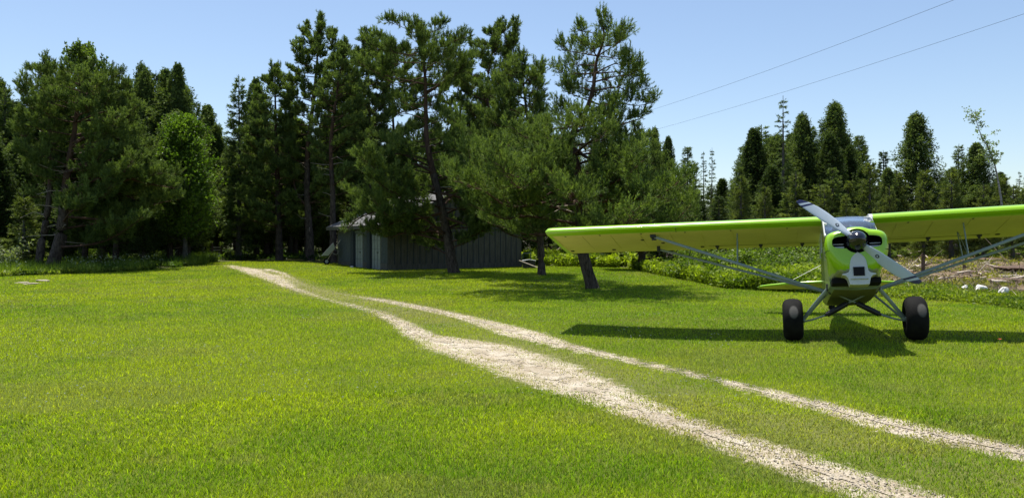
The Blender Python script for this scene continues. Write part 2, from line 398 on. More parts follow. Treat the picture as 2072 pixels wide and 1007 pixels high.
def rut_sheet(P, seed, kmin):
    """bare gravel core of a rut, a ragged sheet a few mm above the soil"""
    pts = []
    for i in range(len(P) - 1):
        L = math.hypot(P[i + 1][0] - P[i][0], P[i + 1][1] - P[i][1]); n = max(2, int(L / .07))
        for j in range(n): pts.append(P[i] + (P[i + 1] - P[i]) * j / n)
    pts = np.array(pts); tx = np.gradient(pts[:, 0]); ty = np.gradient(pts[:, 1]); L = np.hypot(tx, ty); tx /= L; ty /= L
    # smooth the direction
    k = np.ones(15) / 15; tx = np.convolve(np.pad(tx, 7, 'edge'), k, 'valid'); ty = np.convolve(np.pad(ty, 7, 'edge'), k, 'valid')
    n = len(pts); s = np.arange(n) * .07; hw = pts[:, 2] * np.clip((pts[:, 3] - .55) * 2.2, 0, 1)
    V = []; NC = 9
    e1 = .38 + .9 * (fbm(s, s * 0, .9, seed) - .5) + .5 * (fbm(s, s * 0, 6, seed + 4) - .5)
    e2 = .38 + .9 * (fbm(s, s * 0, .9, seed + 8) - .5) + .5 * (fbm(s, s * 0, 6, seed + 12) - .5)
    for c in range(NC):
        u = c / (NC - 1) * 2 - 1; o_ = np.where(u < 0, u * e1, u * e2) * hw
        x = pts[:, 0] - ty * o_; y = pts[:, 1] + tx * o_
        V.append(np.stack([x, y, T(x, y) + (.006 if 1 < c < NC - 2 else .004 if 0 < c < NC - 1 else -.02)], 1))
    V = np.stack(V, 1).reshape(-1, 3); id2 = np.arange(n * NC).reshape(n, NC)
    ok = np.repeat((hw[:-1] > .05)[:, None], NC - 1, 1)
    cxy = V.reshape(n, NC, 3)[:-1, :-1]; hole = fbm(cxy[..., 0], cxy[..., 1], 4.2, seed + 2) * .6 + fbm(cxy[..., 0], cxy[..., 1], .8, seed + 5) * .4
    edge = np.abs(np.arange(NC - 1) - (NC - 2) / 2) / ((NC - 2) / 2); ok = (ok & (hole + .22 * edge[None] < .66)).ravel()
    q = np.stack([id2[:-1, :-1], id2[1:, :-1], id2[1:, 1:], id2[:-1, 1:]], -1).reshape(-1, 4)[ok]
    tr = np.concatenate([q[:, [0, 2, 1]], q[:, [0, 3, 2]]])
    return tag(tri_mesh('gravel_path', V, tr, M['gravel']), kind='structure')
rut_sheet(RA, 3, .5); rut_sheet(RB, 31, .5)

# ------------------------------------------------------------------ grass
def blades(name, x, y, h, wd, col, label, lean=.35, z0=None, m='grass', seg=1, kind='stuff', cat='grass', az=None):
    n = len(x); z = T(x, y) - .01 if z0 is None else z0
    if az is None: az = rng.uniform(0, 2 * np.pi, n)
    la = rng.uniform(0, 2 * np.pi, n); ln = rng.uniform(.1, 1, n) * lean * h
    ax, ay = np.cos(az) * wd / 2, np.sin(az) * wd / 2; lx, ly = np.cos(la) * ln, np.sin(la) * ln
    B = np.stack([x, y, z], 1)
    a = B + np.stack([-ax, -ay, 0 * x], 1); b = B + np.stack([ax, ay, 0 * x], 1)
    tip = B + np.stack([lx, ly, h], 1)
    if seg == 1:
        V = np.stack([a, b, tip], 1).reshape(-1, 3); tr = np.arange(3 * n).reshape(n, 3); cc = col
    else:
        mid = B + np.stack([lx * .3, ly * .3, h * .6], 1)
        c = mid + np.stack([-ax * .8, -ay * .8, 0 * x], 1); d = mid + np.stack([ax * .8, ay * .8, 0 * x], 1)
        V = np.stack([a, b, c, d, tip], 1).reshape(-1, 3); o_ = np.arange(n)[:, None] * 5
        tr = np.concatenate([o_ + np.array([0, 1, 3]), o_ + np.array([0, 3, 2]), o_ + np.array([2, 3, 4])], 1).reshape(-1, 3)
        cc = np.repeat(col, 3, 0)
    o = tri_mesh(name, V, tr, M[m], col=cc)
    return tag(o, label, cat, kind=kind)
def grasscol(x, y, dry, n):
    g = np.array([.225, .350, .012]); yel = np.array([.41, .48, .016]); dk = np.array([.12, .245, .013]); br = np.array([.36, .30, .15])
    f1 = fbm(x, y, .22, 11); f2 = fbm(x, y, .9, 21); left = sstep((3 - x) / 8)
    yy = np.clip((f1 - .42) * 2.2 + .20 + .34 * left + (f2 - .5) * .8 + rng.normal(0, .22, n), 0, 1)[:, None]
    dd = np.clip((.46 - f2) * 1.7 + (1 - left) * .12 + rng.normal(0, .22, n), 0, .9)[:, None]
    c = g * (1 - yy) + yel * yy; c = c * (1 - dd) + dk * dd
    bb = np.clip(dry * .75 + (fbm(x, y, .6, 41) > .66) * .3 + (rng.random(n) < .04) * .6 + rng.normal(0, .08, n), 0, 1)[:, None]
    c = c * (1 - bb) + br * bb
    return c * rng.uniform(.45, 1.5, n)[:, None]
NB = 1250000
u = rng.random(NB); D0, D1 = 3.9, 58.0; pw = .42
d = (D0 ** pw + u * (D1 ** pw - D0 ** pw)) ** (1 / pw); a = rng.uniform(-.72, .72, NB)
x = d * np.sin(a); y = d * np.cos(a)
ra = np.maximum(rutmask(x, y, RA), rutmask(x, y, RB)); dry = between(x, y)
nz = fbm(x, y, 5, 51); nz2 = fbm(x, y, 1.2, 61); nz3 = fbm(x, y, 13, 67)
thin = np.clip((ra + (nz - .5) * .9 + (nz3 - .5) * .8 - .46) * 2.1, 0, 1) * np.where(nz3 > .58, .78, .965)
keep = rng.random(NB) > thin * .975
keep &= rng.random(NB) > dry * .35 * (nz2 > .4)
keep &= lawn(x, y) > -.2
x, y, d, dry, ra = x[keep], y[keep], d[keep], dry[keep], ra[keep]; n = len(x)
h = (.037 + .0005 * d) * rng.uniform(.5, 1.3, n) * np.where(rng.random(n) < .02, 1.6, 1) * (.75 + .5 * fbm(x, y, 1.6, 57)) * (1 - .35 * np.clip(ra * 1.2, 0, 1)) * (1 - .2 * dry)
wd = .0048 * (d / 4.5) ** .78 * rng.uniform(.7, 1.4, n)
c = grasscol(x, y, np.clip(dry * .36 + ra * .8, 0, 1), n)
near = d < 8.5
blades('lawn_grass', x[near], y[near], h[near], wd[near], c[near], 'short mown yellow green grass over the whole lawn in front', .9, seg=2)
blades('lawn_grass', x[~near], y[~near], h[~near], wd[~near], c[~near], 'short mown yellow green grass over the farther lawn', .8)
# clover and tiny white flowers
n = 2600; d = rng.uniform(8, 40, n); a = rng.uniform(-.62, .3, n); x, y = d * np.sin(a), d * np.cos(a)
k = (fbm(x, y, .35, 71) > .55) & (lawn(x, y) > 0.3); x, y, d = x[k], y[k], d[k]; n = len(x)
blades('clover_flowers', x, y, np.full(n, .012), .018 + .0009 * d, np.tile([.6, .62, .5], (n, 1)), 'tiny white clover flowers dotted over the lawn', .5,
       z0=T(x, y) + .045 + .0006 * d, m='petal', cat='flowers')

# tall wild grass and weeds
def wild(name, u0, u1, n, depth, h0, h1, wk, cols, label, cond=None, cat='weeds', lean=.45, off=0, pw=1.0, clump=.45):
    a = rng.uniform(math.atan((u0 - CX) / F), math.atan((u1 - CX) / F), n * 3)
    e = np.interp(a, _ea, _ed); d = e + off + depth * rng.random(n * 3) ** pw
    x, y = d * np.sin(a), d * np.cos(a)
    k = (lawn(x, y) < .1) & (fbm(x, y, 1.1, 81) > clump)
    if cond is not None: k &= cond(x, y)
    x, y, d = x[k][:n], y[k][:n], d[k][:n]; m_ = len(x)
    f = fbm(x, y, .7, 91)[:, None]; f = np.clip((f - .3) * 2.4 + rng.normal(0, .2, (m_, 1)), 0, 1)
    c = np.array(cols[0]) * (1 - f) + np.array(cols[1]) * f
    hh = (h0 + (h1 - h0) * fbm(x, y, .8, 95) ** 1.3) * rng.uniform(.5, 1.2, m_)
    return blades(name, x, y, hh, wk * d * rng.uniform(.6, 1.4, m_), c * rng.uniform(.7, 1.3, (m_, 1)), label, lean, cat=cat)
def away_shed(x, y):
    return ~((x > -11.8) & (x < 1.2) & (y > 42) & (y < 55))
GR = ((.09, .15, .012), (.32, .40, .03))
def leafy(name, u0, u1, n, depth, h0, h1, size, cols, label, cond=None, off=0, pw=1.0, clump=.4, cat='weeds', m='grass'):
    """ground cover of small leaves and blades held at every height up to the top of the plants"""
    a = rng.uniform(math.atan((u0 - CX) / F), math.atan((u1 - CX) / F), n * 3)
    d = np.interp(a, _ea, _ed) + off + depth * rng.random(n * 3) ** pw; x, y = d * np.sin(a), d * np.cos(a)
    k = (lawn(x, y) < .1) & (fbm(x, y, 1.1, 81) > clump)
    if cond is not None: k &= cond(x, y)
    x, y, d = x[k][:n], y[k][:n], d[k][:n]; q = len(x); f = fbm(x, y, .7, 91)[:, None]; f = np.clip((f - .3) * 2.0 + rng.normal(0, .28, (q, 1)), 0, 1)
    c = (np.array(cols[0]) * (1 - f) + np.array(cols[1]) * f) * rng.uniform(.65, 1.35, (q, 1))
    top = (h0 + (h1 - h0) * fbm(x, y, 1.0, 95) ** 1.2) * rng.uniform(.6, 1.25, q); z = T(x, y) + top * rng.random(q) ** .6
    P = np.stack([x, y, z], 1); sz = (size * (.6 + d / 60) * rng.uniform(.5, 1.5, q))[:, None]
    e1 = norm(rng.normal(size=(q, 3)) + [0, 0, .5]); e2 = norm(np.cross(e1, rng.normal(size=(q, 3))))
    V = np.stack([P - e2 * sz * .28, P + e2 * sz * .28, P + e1 * sz], 1).reshape(-1, 3)
    return tag(tri_mesh(name, V, np.arange(3 * q).reshape(-1, 3), M[m], col=c), label, cat, kind='stuff')
def norm(a): return a / np.maximum(np.linalg.norm(a, axis=-1, keepdims=True), 1e-9)
WL = ((.05, .10, .015), (.2, .28, .035))
leafy('tall_weeds', -300, 440, 60000, 14, .05, .42, .10, ((.08, .14, .02), (.30, .36, .06)), 'knee high weeds growing along the left edge of the lawn', pw=1.3)
leafy('tall_grass', 1060, 1285, 40000, 10, .3, 1.0, .15, GR, 'tall bright grass standing behind the two slim trunks beside the shed', away_shed)
leafy('tall_weeds', 1270, 1700, 110000, 12, .2, .8, .11, GR, 'leafy weeds along the mown edge behind the left wing', clump=.34)
leafy('meadow_weeds', 1650, 2600, 90000, 7, .03, .24, .07, ((.08, .14, .012), (.28, .34, .03)), 'low yellow green weeds between the aircraft and the pale stones', clump=.3)
leafy('meadow_weeds', 1480, 2700, 48000, 55, .03, .2, .10, ((.10, .11, .025), (.32, .30, .06)), 'patchy yellow green ground cover over the cleared slash area', off=5, clump=.53, pw=1.5)
leafy('forest_undergrowth', -400, 1500, 60000, 40, .1, .5, .15, ((.025, .05, .012), (.08, .12, .025)), 'undergrowth below the trees at the forest edge', away_shed, off=4, clump=.42)
wild('tall_weeds', 1270, 1720, 14000, 12, .3, .8, .0007, GR, 'upright grass stalks among the weeds behind the left wing', clump=.38)
wild('tall_weeds', -300, 440, 14000, 10, .3, .9, .0007, WL, 'upright stalks among the weeds at the left edge of the lawn', pw=1.3)
# white umbels among the left weeds
n = 700; a = rng.uniform(math.atan((-200 - CX) / F), math.atan((380 - CX) / F), n); d = np.interp(a, _ea, _ed) + rng.uniform(.5, 6, n)
x, y = d * np.sin(a), d * np.cos(a); k = fbm(x, y, .6, 99) > .5; x, y, d = x[k], y[k], d[k]; n = len(x)
blades('white_umbels', x, y, np.full(n, .04), np.full(n, .09), np.tile([.34, .40, .26], (n, 1)), 'white flower heads above the weeds on the left', .9,
       z0=T(x, y) + rng.uniform(.35, .8, n), m='petal', cat='flowers')

# ------------------------------------------------------------------ the bush plane (x: image right, y: aft, z: up; origin at the wing's leading edge)
def rotm(yaw, pitch, roll):
    c, s = math.cos(pitch), math.sin(pitch); P = Matrix(((1, 0, 0), (0, c, s), (0, -s, c)))
    c, s = math.cos(roll), math.sin(roll); Q = Matrix(((c, 0, s), (0, 1, 0), (-s, 0, c)))
    c, s = math.cos(yaw), math.sin(yaw); Y = Matrix(((c, s, 0), (-s, c, 0), (0, 0, 1)))
    return (Y @ Q @ P).to_4x4()
plane = empty('light_aircraft', (0, 0, 0), 'lime green high wing bush plane on fat black tyres parked on the grass', 'aircraft')
plane.matrix_world = Matrix.Translation((5.643, 12.922, .479 + EYE)) @ rotm(.332, .187, -.044)
def crom(pts, n):
    """smooth closed-ended curve through 2D points"""
    out = []; P = [pts[0]] + list(pts) + [pts[-1]]
    for i in range(1, len(P) - 2):
        for k in range(n):
            t = k / n; a, b, c, d = P[i - 1], P[i], P[i + 1], P[i + 2]
            out.append(tuple(.5 * (2 * b[j] + (c[j] - a[j]) * t + (2 * a[j] - 5 * b[j] + 4 * c[j] - d[j]) * t * t + (3 * b[j] - a[j] - 3 * c[j] + d[j]) * t ** 3) for j in range(len(b))))
    out.append(tuple(pts[-1])); return out
def mirror_ring(half):
    """half outline from top centre to bottom centre at x >= 0 -> closed ring"""
    return half + [(-x, z) for x, z in half[-2:0:-1]]
UP = crom([(0, 0), (.02, .05), (.08, .09), (.2, .13), (.5, .16), (.9, .13), (1.3, .07), (1.648, .006)], 4)
LO = [(1.648, -.006), (1.45, -.02), (1.2, -.035), (.9, -.045), (.6, -.05), (.3, -.055), (.17, -.056), (.13, -.056), (.06, -.045), (.02, -.022)]
DIH = .011
def wz(y, x, bottom=True):
    yy = [p[0] for p in LO[::-1]]; zz = [p[1] for p in LO[::-1]]
    return float(np.interp(y, yy, zz)) - .06 - .073 * y + DIH * abs(x)
prof = UP + LO
for sx in (-1, 1):
    m = MB(); rs = []
    st = [.40, 1.0, 1.8, 2.6, 3.4, 4.2, 4.9, 5.2, 5.27, 5.30]
    for i, xx in enumerate(st):
        k = [1, 1, 1, 1, 1, 1, 1, 1, .93, .5][i]
        rs.append([(sx * xx, y, (z - .0) * k - .06 - .073 * y + DIH * xx) for y, z in prof])
    m.rings(rs)
    # lime paint wraps the nose and the tip, bare fabric below
    npf = len(prof); lo0 = len(UP)
    for i in range(len(st) - 1):
        for j in range(npf):
            if lo0 <= j < npf - 3 and i < 7: m.m[i * npf + j] = 1
    wing = m.build('wing', [M['lime'], M['under']], plane, smooth=True, angle=35)
    def strip(name, pts, wdt, mt, par=wing, th=.003):
        s = MB(); 
        for a, b in zip(pts[:-1], pts[1:]):
            s.tube([a, b], wdt, 4, flat=.5)
        return s.build(name, mt, par)
    z = lambda x, y: (sx * x, y, wz(y, x) - .002)
    strip('flap_gap', [z(.42, 1.31), z(2.38, 1.31)], .007, M['black'])
    strip('flap_end', [z(2.38, 1.31), z(2.38, 1.6)], .006, M['under'])
    strip('skin_seam', [z(.45, 1.17), z(1.3, 1.17)], .0035, M['greypaint'])
    for hx in (.68, 1.42, 2.22):
        s = MB(); bx = Vector(z(hx, 1.33)); s.box(bx + Vector((-.035, -.04, -.03)), bx + Vector((.035, .03, .004))); s.box(bx + Vector((-.018, .0, -.06)), bx + Vector((.018, .06, -.02)))
        s.build('hinge', M['black'], wing, bev=.006)
    for hx, hy in ((2.5, 1.34), (4.25, 1.36), (5.12, 1.37)):
        s = MB(); s.lathe([(-.012, .0), (-.014, .03), (-.002, .042), (.004, .042)], 'z', 12, c=z(hx, hy)); s.build('inspection_cap', M['black'], wing, smooth=True)
    for hx in (.95, 1.9, 2.7, 3.5, 4.28, 4.95):
        s = MB(); s.box(Vector(z(hx, .14)) + Vector((-.012, 0, -.006)), Vector(z(hx, .22)) + Vector((.012, 0, .004))); s.build('rib_tab', M['greypaint'], wing)
    for hx, hy in ((3.55, .62), (3.2, .9)):
        s = MB(); s.lathe([(-.01, .0), (-.012, .028), (0, .036)], 'z', 10, c=z(hx, hy)); s.build('grommet', M['black'], wing)
    # strut fittings under the wing
    s = MB(); c = Vector(z(3.3, .30)); s.box(c + Vector((-.05, -.05, -.05)), c + Vector((.05, .06, .01))); s.box(c + Vector((-.03, .02, -.09)), c + Vector((.06, .06, -.03)))
    s.build('strut_fitting', M['black'], wing, bev=.008); s = MB()
    c = Vector(z(3.33, 1.2)); s.box(c + Vector((-.03, -.04, -.10)), c + Vector((.03, .04, .01))); s.box(c + Vector((-.012, .05, -.16)), c + Vector((.012, .09, -.02)))
    s.build('strut_fitting', M['black'], wing, bev=.008)
    for k_ in range(9):
        rx = .78 + .55 * k_; s = MB(); s.tube([z(rx, .2), z(rx, .7), z(rx, 1.28)], .006, 4, flat=.15, up=(1, 0, 0)); s.build('rib_tape', M['under'], wing)
    # nav blister at the tip and joint line over the nose
    s = MB(); s.tube([(sx * 2.85, .10, -.11), (sx * 2.85, -.004, -.05), (sx * 2.85, .02, -.004), (sx * 2.85, .08, .025)], .004, 5); s.build('seam', M['black'], wing)
    # struts
    s = MB(); s.tube([(sx * .397, .289, -1.223), (sx * 3.28, .31, wz(.31, 3.28) - .03)], .027, 10, flat=.45, up=(0, 1, 0))
    s.build('strut', M['strut'], plane, smooth=True)
    s = MB(); s.tube([(sx * .397, .36, -1.223), (sx * 3.32, 1.2, wz(1.2, 3.3) - .06)], .022, 10, flat=.5, up=(0, 1, 0))
    s.build('strut', M['strut'], plane, smooth=True)
    fr = lambda t: Vector((sx * .397, .289, -1.223)).lerp(Vector((sx * 3.28, .31, wz(.31, 3.28) - .03)), t)
    rr = lambda t: Vector((sx * .397, .36, -1.223)).lerp(Vector((sx * 3.32, 1.2, wz(1.2, 3.3) - .06)), t)
    s = MB(); s.tube([z(1.8, .4), fr(.49)], .012, 6); s.tube([z(1.82, 1.0), rr(.49)], .010, 6); s.tube([fr(.49), rr(.49)], .009, 6); s.tube([z(1.83, 1.0), fr(.49)], .006, 5)
    s.build('jury_strut', M['strut'], plane, smooth=True)
    # landing gear
    s = MB(); ax = (sx * .78, .054, -1.735)
    s.tube([(sx * .345, -.33, -1.23), (sx * .56, -.14, -1.47), ax], .029, 10, flat=.5, up=(0, 1, 0))
    s.tube([(sx * .345, .50, -1.235), (sx * .56, .28, -1.49), (sx * .77, .09, -1.745)], .019, 8)
    s.tube([(sx * .74, .05, -1.74), (sx * .86, .054, -1.724)], .04, 10)
    s.tube([(sx * .415, .0, -1.662), (sx * .60, .03, -1.725), (sx * .76, .05, -1.76)], .015, 8)
    s.build('gear_leg', M['strut'], plane, smooth=True)
    s = MB(); s.tube([(-sx * .33, -.15, -1.29), (sx * .0, -.02, -1.44), (sx * .06, 0, -1.462)], .014, 8); s.build('cabane_tube', M['strut'], plane, smooth=True)
    s = MB(); a_, b_ = Vector((sx * .05, 0, -1.459)), Vector((sx * .425, 0, -1.668))
    s.tube([a_, a_.lerp(b_, .08), a_.lerp(b_, .081), a_.lerp(b_, .5), a_.lerp(b_, .92), a_.lerp(b_, .921), b_], [.018, .018, .042, .045, .042, .026, .022], 12)
    for k in range(9):
        t = .12 + .76 * k / 8; s.tube([a_.lerp(b_, t), a_.lerp(b_, t + .03)], .048, 12)
    s.build('shock_strut', M['black'], plane, smooth=True)
    s = MB(); s.box((sx * .36 - .04, -.40, -1.30), (sx * .36 + .04, -.24, -1.19)); s.tube([(sx * .30, -.30, -1.30), (sx * .36, -.30, -1.34)], .03, 8)
    s.build('gear_fitting', M['black'], plane, bev=.01); s = MB()
    s.box((sx * .33 - .03, .44, -1.30), (sx * .33 + .03, .56, -1.2)); s.build('gear_fitting', M['black'], plane, bev=.01)
    s = MB(); s.box((sx * .25 - .05, -.62, -1.305), (sx * .25 + .05, -.52, -1.285)); s.build('step_plate', M['white'], plane, bev=.004)
    # wheel
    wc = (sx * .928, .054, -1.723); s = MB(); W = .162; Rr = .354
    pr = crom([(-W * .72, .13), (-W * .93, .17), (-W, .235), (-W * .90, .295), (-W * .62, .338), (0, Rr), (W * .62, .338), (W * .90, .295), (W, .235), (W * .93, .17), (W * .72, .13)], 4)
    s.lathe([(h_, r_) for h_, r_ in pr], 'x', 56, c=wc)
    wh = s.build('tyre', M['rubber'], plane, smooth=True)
    s = MB(); s.lathe([(-W * .74, .0), (-W * .74, .05), (-W * .60, .06), (-W * .66, .125), (-W * .76, .135), (-W * .5, .14), (W * .5, .14), (W * .76, .135), (W * .66, .125), (W * .60, .06), (W * .74, .05), (W * .74, .0)], 'x', 32, c=wc)
    s.build('rim', M['steel'], wh, smooth=True)
# paler grey oval on the front of each tyre
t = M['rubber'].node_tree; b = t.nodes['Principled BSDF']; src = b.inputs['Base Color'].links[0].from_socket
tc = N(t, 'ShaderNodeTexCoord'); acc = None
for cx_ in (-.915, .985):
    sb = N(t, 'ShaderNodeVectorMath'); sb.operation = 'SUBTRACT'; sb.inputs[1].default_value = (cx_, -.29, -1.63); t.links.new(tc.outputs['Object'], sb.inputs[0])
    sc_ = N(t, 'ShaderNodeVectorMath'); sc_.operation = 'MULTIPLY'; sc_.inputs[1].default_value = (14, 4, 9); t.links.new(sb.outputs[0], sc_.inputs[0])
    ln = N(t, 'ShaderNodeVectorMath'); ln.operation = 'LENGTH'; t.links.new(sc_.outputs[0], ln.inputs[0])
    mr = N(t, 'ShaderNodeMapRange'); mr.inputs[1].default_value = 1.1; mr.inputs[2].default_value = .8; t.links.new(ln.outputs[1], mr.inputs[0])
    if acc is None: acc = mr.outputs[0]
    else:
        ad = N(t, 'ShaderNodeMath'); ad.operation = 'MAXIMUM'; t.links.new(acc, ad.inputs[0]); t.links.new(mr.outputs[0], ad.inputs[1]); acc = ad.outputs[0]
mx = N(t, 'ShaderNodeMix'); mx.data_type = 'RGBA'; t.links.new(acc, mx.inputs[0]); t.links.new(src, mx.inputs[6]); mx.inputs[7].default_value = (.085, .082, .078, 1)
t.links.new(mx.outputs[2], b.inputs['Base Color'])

# cowling, cut open for the air inlets
def boolean(o, cutters, dark):
    for c in cutters:
        bm_ = o.modifiers.new('cut', 'BOOLEAN'); bm_.operation = 'DIFFERENCE'; bm_.object = c; bm_.solver = 'EXACT'
    bpy.context.view_layer.update()
    dg = bpy.context.evaluated_depsgraph_get(); me = bpy.data.meshes.new_from_object(o.evaluated_get(dg))
    o.modifiers.clear(); o.data = me
    for c in cutters: bpy.data.objects.remove(c)
    return o
half = crom([(0, -.453), (.10, -.462), (.2, -.497), (.32, -.518), (.405, -.565), (.44, -.65), (.447, -.75), (.43, -.88), (.385, -1.0), (.325, -1.09), (.25, -1.155), (.12, -1.19), (0, -1.20)], 4)
back = crom([(0, -.43), (.10, -.432), (.2, -.445), (.32, -.47), (.37, -.53), (.385, -.65), (.39, -.75), (.39, -.88), (.385, -1.0), (.37, -1.1), (.33, -1.18), (.15, -1.20), (0, -1.20)], 4)
m = MB(); rs = []; mm = []
for y, k, bl in ((-1.445, .60, 0), (-1.442, .74, 0), (-1.425, .84, 0), (-1.395, .91, 0), (-1.35, .96, 0), (-1.29, .99, 0), (-1.2, 1.0, .1), (-1.05, 1.0, .4), (-.9, 1.0, .7), (-.72, 1.0, 1)):
    h_ = [(a[0] * (1 - bl) + b_[0] * bl, a[1] * (1 - bl) + b_[1] * bl) for a, b_ in zip(half, back)]
    rs.append([(x_ * k, y, -.80 + (z_ + .80) * k) for x_, z_ in mirror_ring(h_)])
m.rings(rs)
cowl = m.build('cowling', [M['lime'], M['void'], M['cream']], plane, smooth=True, angle=60)
c1 = MB(); rr_ = []
for yy in (-1.6, -1.12):
    ring = []
    for j in range(40):
        t_ = 2 * math.pi * j / 40; cx_ = math.copysign(abs(math.cos(t_)) ** .45, math.cos(t_)); sz = math.copysign(abs(math.sin(t_)) ** .6, math.sin(t_))
        ring.append((.345 * cx_, yy, -.715 + .095 * sz))
    rr_.append(ring)
c1.rings(rr_); o1 = c1.build('cutter', M['void'], plane)
c2 = MB(); c2.lathe([(-1.6, .185), (-1.34, .185)], 'y', 40, c=(0, 0, -.70)); o2 = c2.build('cutter', M['void'], plane)
boolean(cowl, [o1, o2], 1)
for p in cowl.data.polygons:
    c = p.center; inside = (abs(c.x) < .35 and -.815 < c.z < -.615 and c.y > -1.44 and abs(c.x) < .348)
    wall = abs(p.normal.y) < .25 and c.y < -1.13 and ((abs(c.x) < .347 and abs(c.z + .715) < .0965) or (math.hypot(c.x, c.z + .70) < .1865))
    floor_ = p.normal.y < -.9 and (abs(c.y + 1.12) < .01 or abs(c.y + 1.34) < .01)
    if wall or floor_: p.material_index = 1
    elif c.z < -1.125: p.material_index = 2
    p.use_smooth = not (wall or floor_)
for a_, b_ in ((-.335, -.175), (.175, .335)):
    s = MB(); s.box((a_, -1.37, -.806), (b_, -1.30, -.765)); s.build('engine_baffle', M['white'], plane, bev=.004)
    s = MB(); s.box((a_ + .005, -1.36, -.735), (b_ - .005, -1.33, -.722)); s.build('baffle_strip', M['white'], plane, bev=.004)
for sx in (-1, 1):
    s = MB(); s.tube([(sx * .372, -1.418, -.83), (sx * .405, -1.39, -.83), (sx * .43, -1.34, -.83), (sx * .444, -1.2, -.83), (sx * .438, -1.05, -.83), (sx * .395, -.72, -.83)], .004, 5); s.build('panel_seam', M['black'], cowl)
# chin scoop
arch = [(0, -.868), (.045, -.9), (.085, -.945), (.108, -1.0), (.12, -1.08), (.128, -1.15), (.155, -1.182), (.235, -1.200), (.232, -1.216), (.185, -1.228), (.155, -1.262), (.140, -1.32), (.132, -1.365), (0, -1.37)]
ring = arch + [(-x_, z_) for x_, z_ in arch[-2:0:-1]]
m = MB(); ys = lambda z_: -1.45 - .035 * max(0, (-.9 - z_)) / .45
m.rings([[(x_, ys(z_), z_) for x_, z_ in ring], [(x_ * .98, -1.2, z_) for x_, z_ in ring]])
sc = m.build('air_scoop', [M['white'], M['void']], plane)
s = MB(); s.box((-.076, -1.486, -1.232), (.076, -1.44, -1.10)); s.build('inlet_dark_panel', M['void'], sc)  # solid black box painted as the dark of the scoop hole
b_ = sc.modifiers.new('bevel', 'BEVEL'); b_.width = .01; b_.segments = 2; b_.limit_method = 'ANGLE'
s = MB(); s.box((-.12, -1.50, -1.285), (.12, -1.46, -1.276)); s.build('scoop_lip', M['cream'], sc, bev=.005)
# spinner, blades
HB = Vector((0, -1.46, -.70))
s = MB(); s.lathe([(.12, .05), (.12, .150), (.0, .150), (-.06, .142), (-.12, .12), (-.17, .088), (-.205, .05), (-.222, .02), (-.226, .002)], 'y', 40, c=HB)
s.build('spinner', M['chrome'], plane, smooth=True, angle=50)
RP = 1.035
for k in (0, 1):
    ang = -.705 + math.pi * k; e = Vector((math.cos(ang), 0, math.sin(ang))); p_ = Vector((-math.sin(ang), 0, math.cos(ang)))
    m = MB(); rs = []; mi = []
    S = [.11 + (RP - .11) * i / 44 for i in range(45)]
    NP = 16
    for r_ in S:
        t_ = r_ / RP; ch = float(np.interp(t_, [.1, .2, .35, .55, .75, .88, .95, .985, 1.0], [.085, .115, .155, .172, .16, .135, .105, .07, .018]))
        th = float(np.interp(t_, [.1, .3, .7, 1], [.05, .03, .016, .006])); tw = R(float(np.interp(t_, [.1, .4, 1], [34, 24, 10])))
        cd = p_ * math.cos(tw) + Vector((0, 1, 0)) * math.sin(tw) * -1; nd = e.cross(cd)
        off = p_ * (-.02 * math.sin(t_ * 3)) 
        rs.append([tuple(HB + e * (r_ + .05 * math.cos(2 * math.pi * j / NP) * max(0, min(1, (r_ - .7) / .15)) * min(1, (RP - r_) / .03)) + off + cd * (ch / 2 * math.cos(2 * math.pi * j / NP)) + nd * (th / 2 * math.sin(2 * math.pi * j / NP))) for j in range(NP)])
    m.rings(rs)
    for i in range(44):
        for j in range(NP):
            if S[i] > .945 or .865 < S[i] < .905: m.m[i * NP + j] = 1
    bl = m.build('propeller_blade', [M['propwhite'], M['navy']], plane, smooth=True)
    # small round maker's badge half way along the blade: dark oval with a pale core
    tw = R(28); cd = p_ * math.cos(tw) - Vector((0, 1, 0)) * math.sin(tw); nd = e.cross(cd)
    if nd.y > 0: nd = -nd
    c = HB + e * .36 + nd * .0165 + p_ * (-.017)
    for r0, mt, dz in ((.026, 'trimdark', 0), (.011, 'propwhite', .0015)):
        s = MB(); s.add([c + nd * dz + e * r0 * 1.2 * math.cos(2 * math.pi * j / 16) + cd * r0 * math.sin(2 * math.pi * j / 16) for j in range(16)] + [c + nd * (dz - .006) + e * r0 * 1.2 * math.cos(2 * math.pi * j / 16) + cd * r0 * math.sin(2 * math.pi * j / 16) for j in range(16)],
                          [tuple(range(16))] + [(j, (j + 1) % 16, 16 + (j + 1) % 16, 16 + j) for j in range(16)])
        s.build('badge', M[mt], bl)
# fuselage
def fr_(y, w_, z0, z1, rd=.06, w1=None):
    w1 = w_ if w1 is None else w1
    return [(w_ - rd, y, z0), (w_, y, z0 + rd), (w1, y, z1 - rd), (w1 - rd, y, z1), (0, y, z1 + .02), (-w1 + rd, y, z1), (-w1, y, z1 - rd), (-w_, y, z0 + rd), (-w_ + rd, y, z0), (0, y, z0 - .015)]
m = MB(); m.rings([fr_(-.715, .365, -1.33, -.46), fr_(-.3, .385, -1.355, -.47), fr_(0, .395, -1.36, -.48), fr_(.6, .395, -1.36, -.50), fr_(1.5, .37, -1.33, -.50), fr_(2.2, .31, -1.22, -.36, .05, .25), fr_(3.4, .2, -1.0, -.40, .04, .12), fr_(4.6, .07, -.72, -.42, .02, .05), fr_(5.45, .03, -.62, -.44, .01, .02)],
                  [0] * 8)
for i in range(8):
    for j in (8, 9, 0): m.m[i * 10 + j] = 1
m.build('fuselage', [M['sidefab'], M['greypaint']], plane, smooth=True, angle=30)
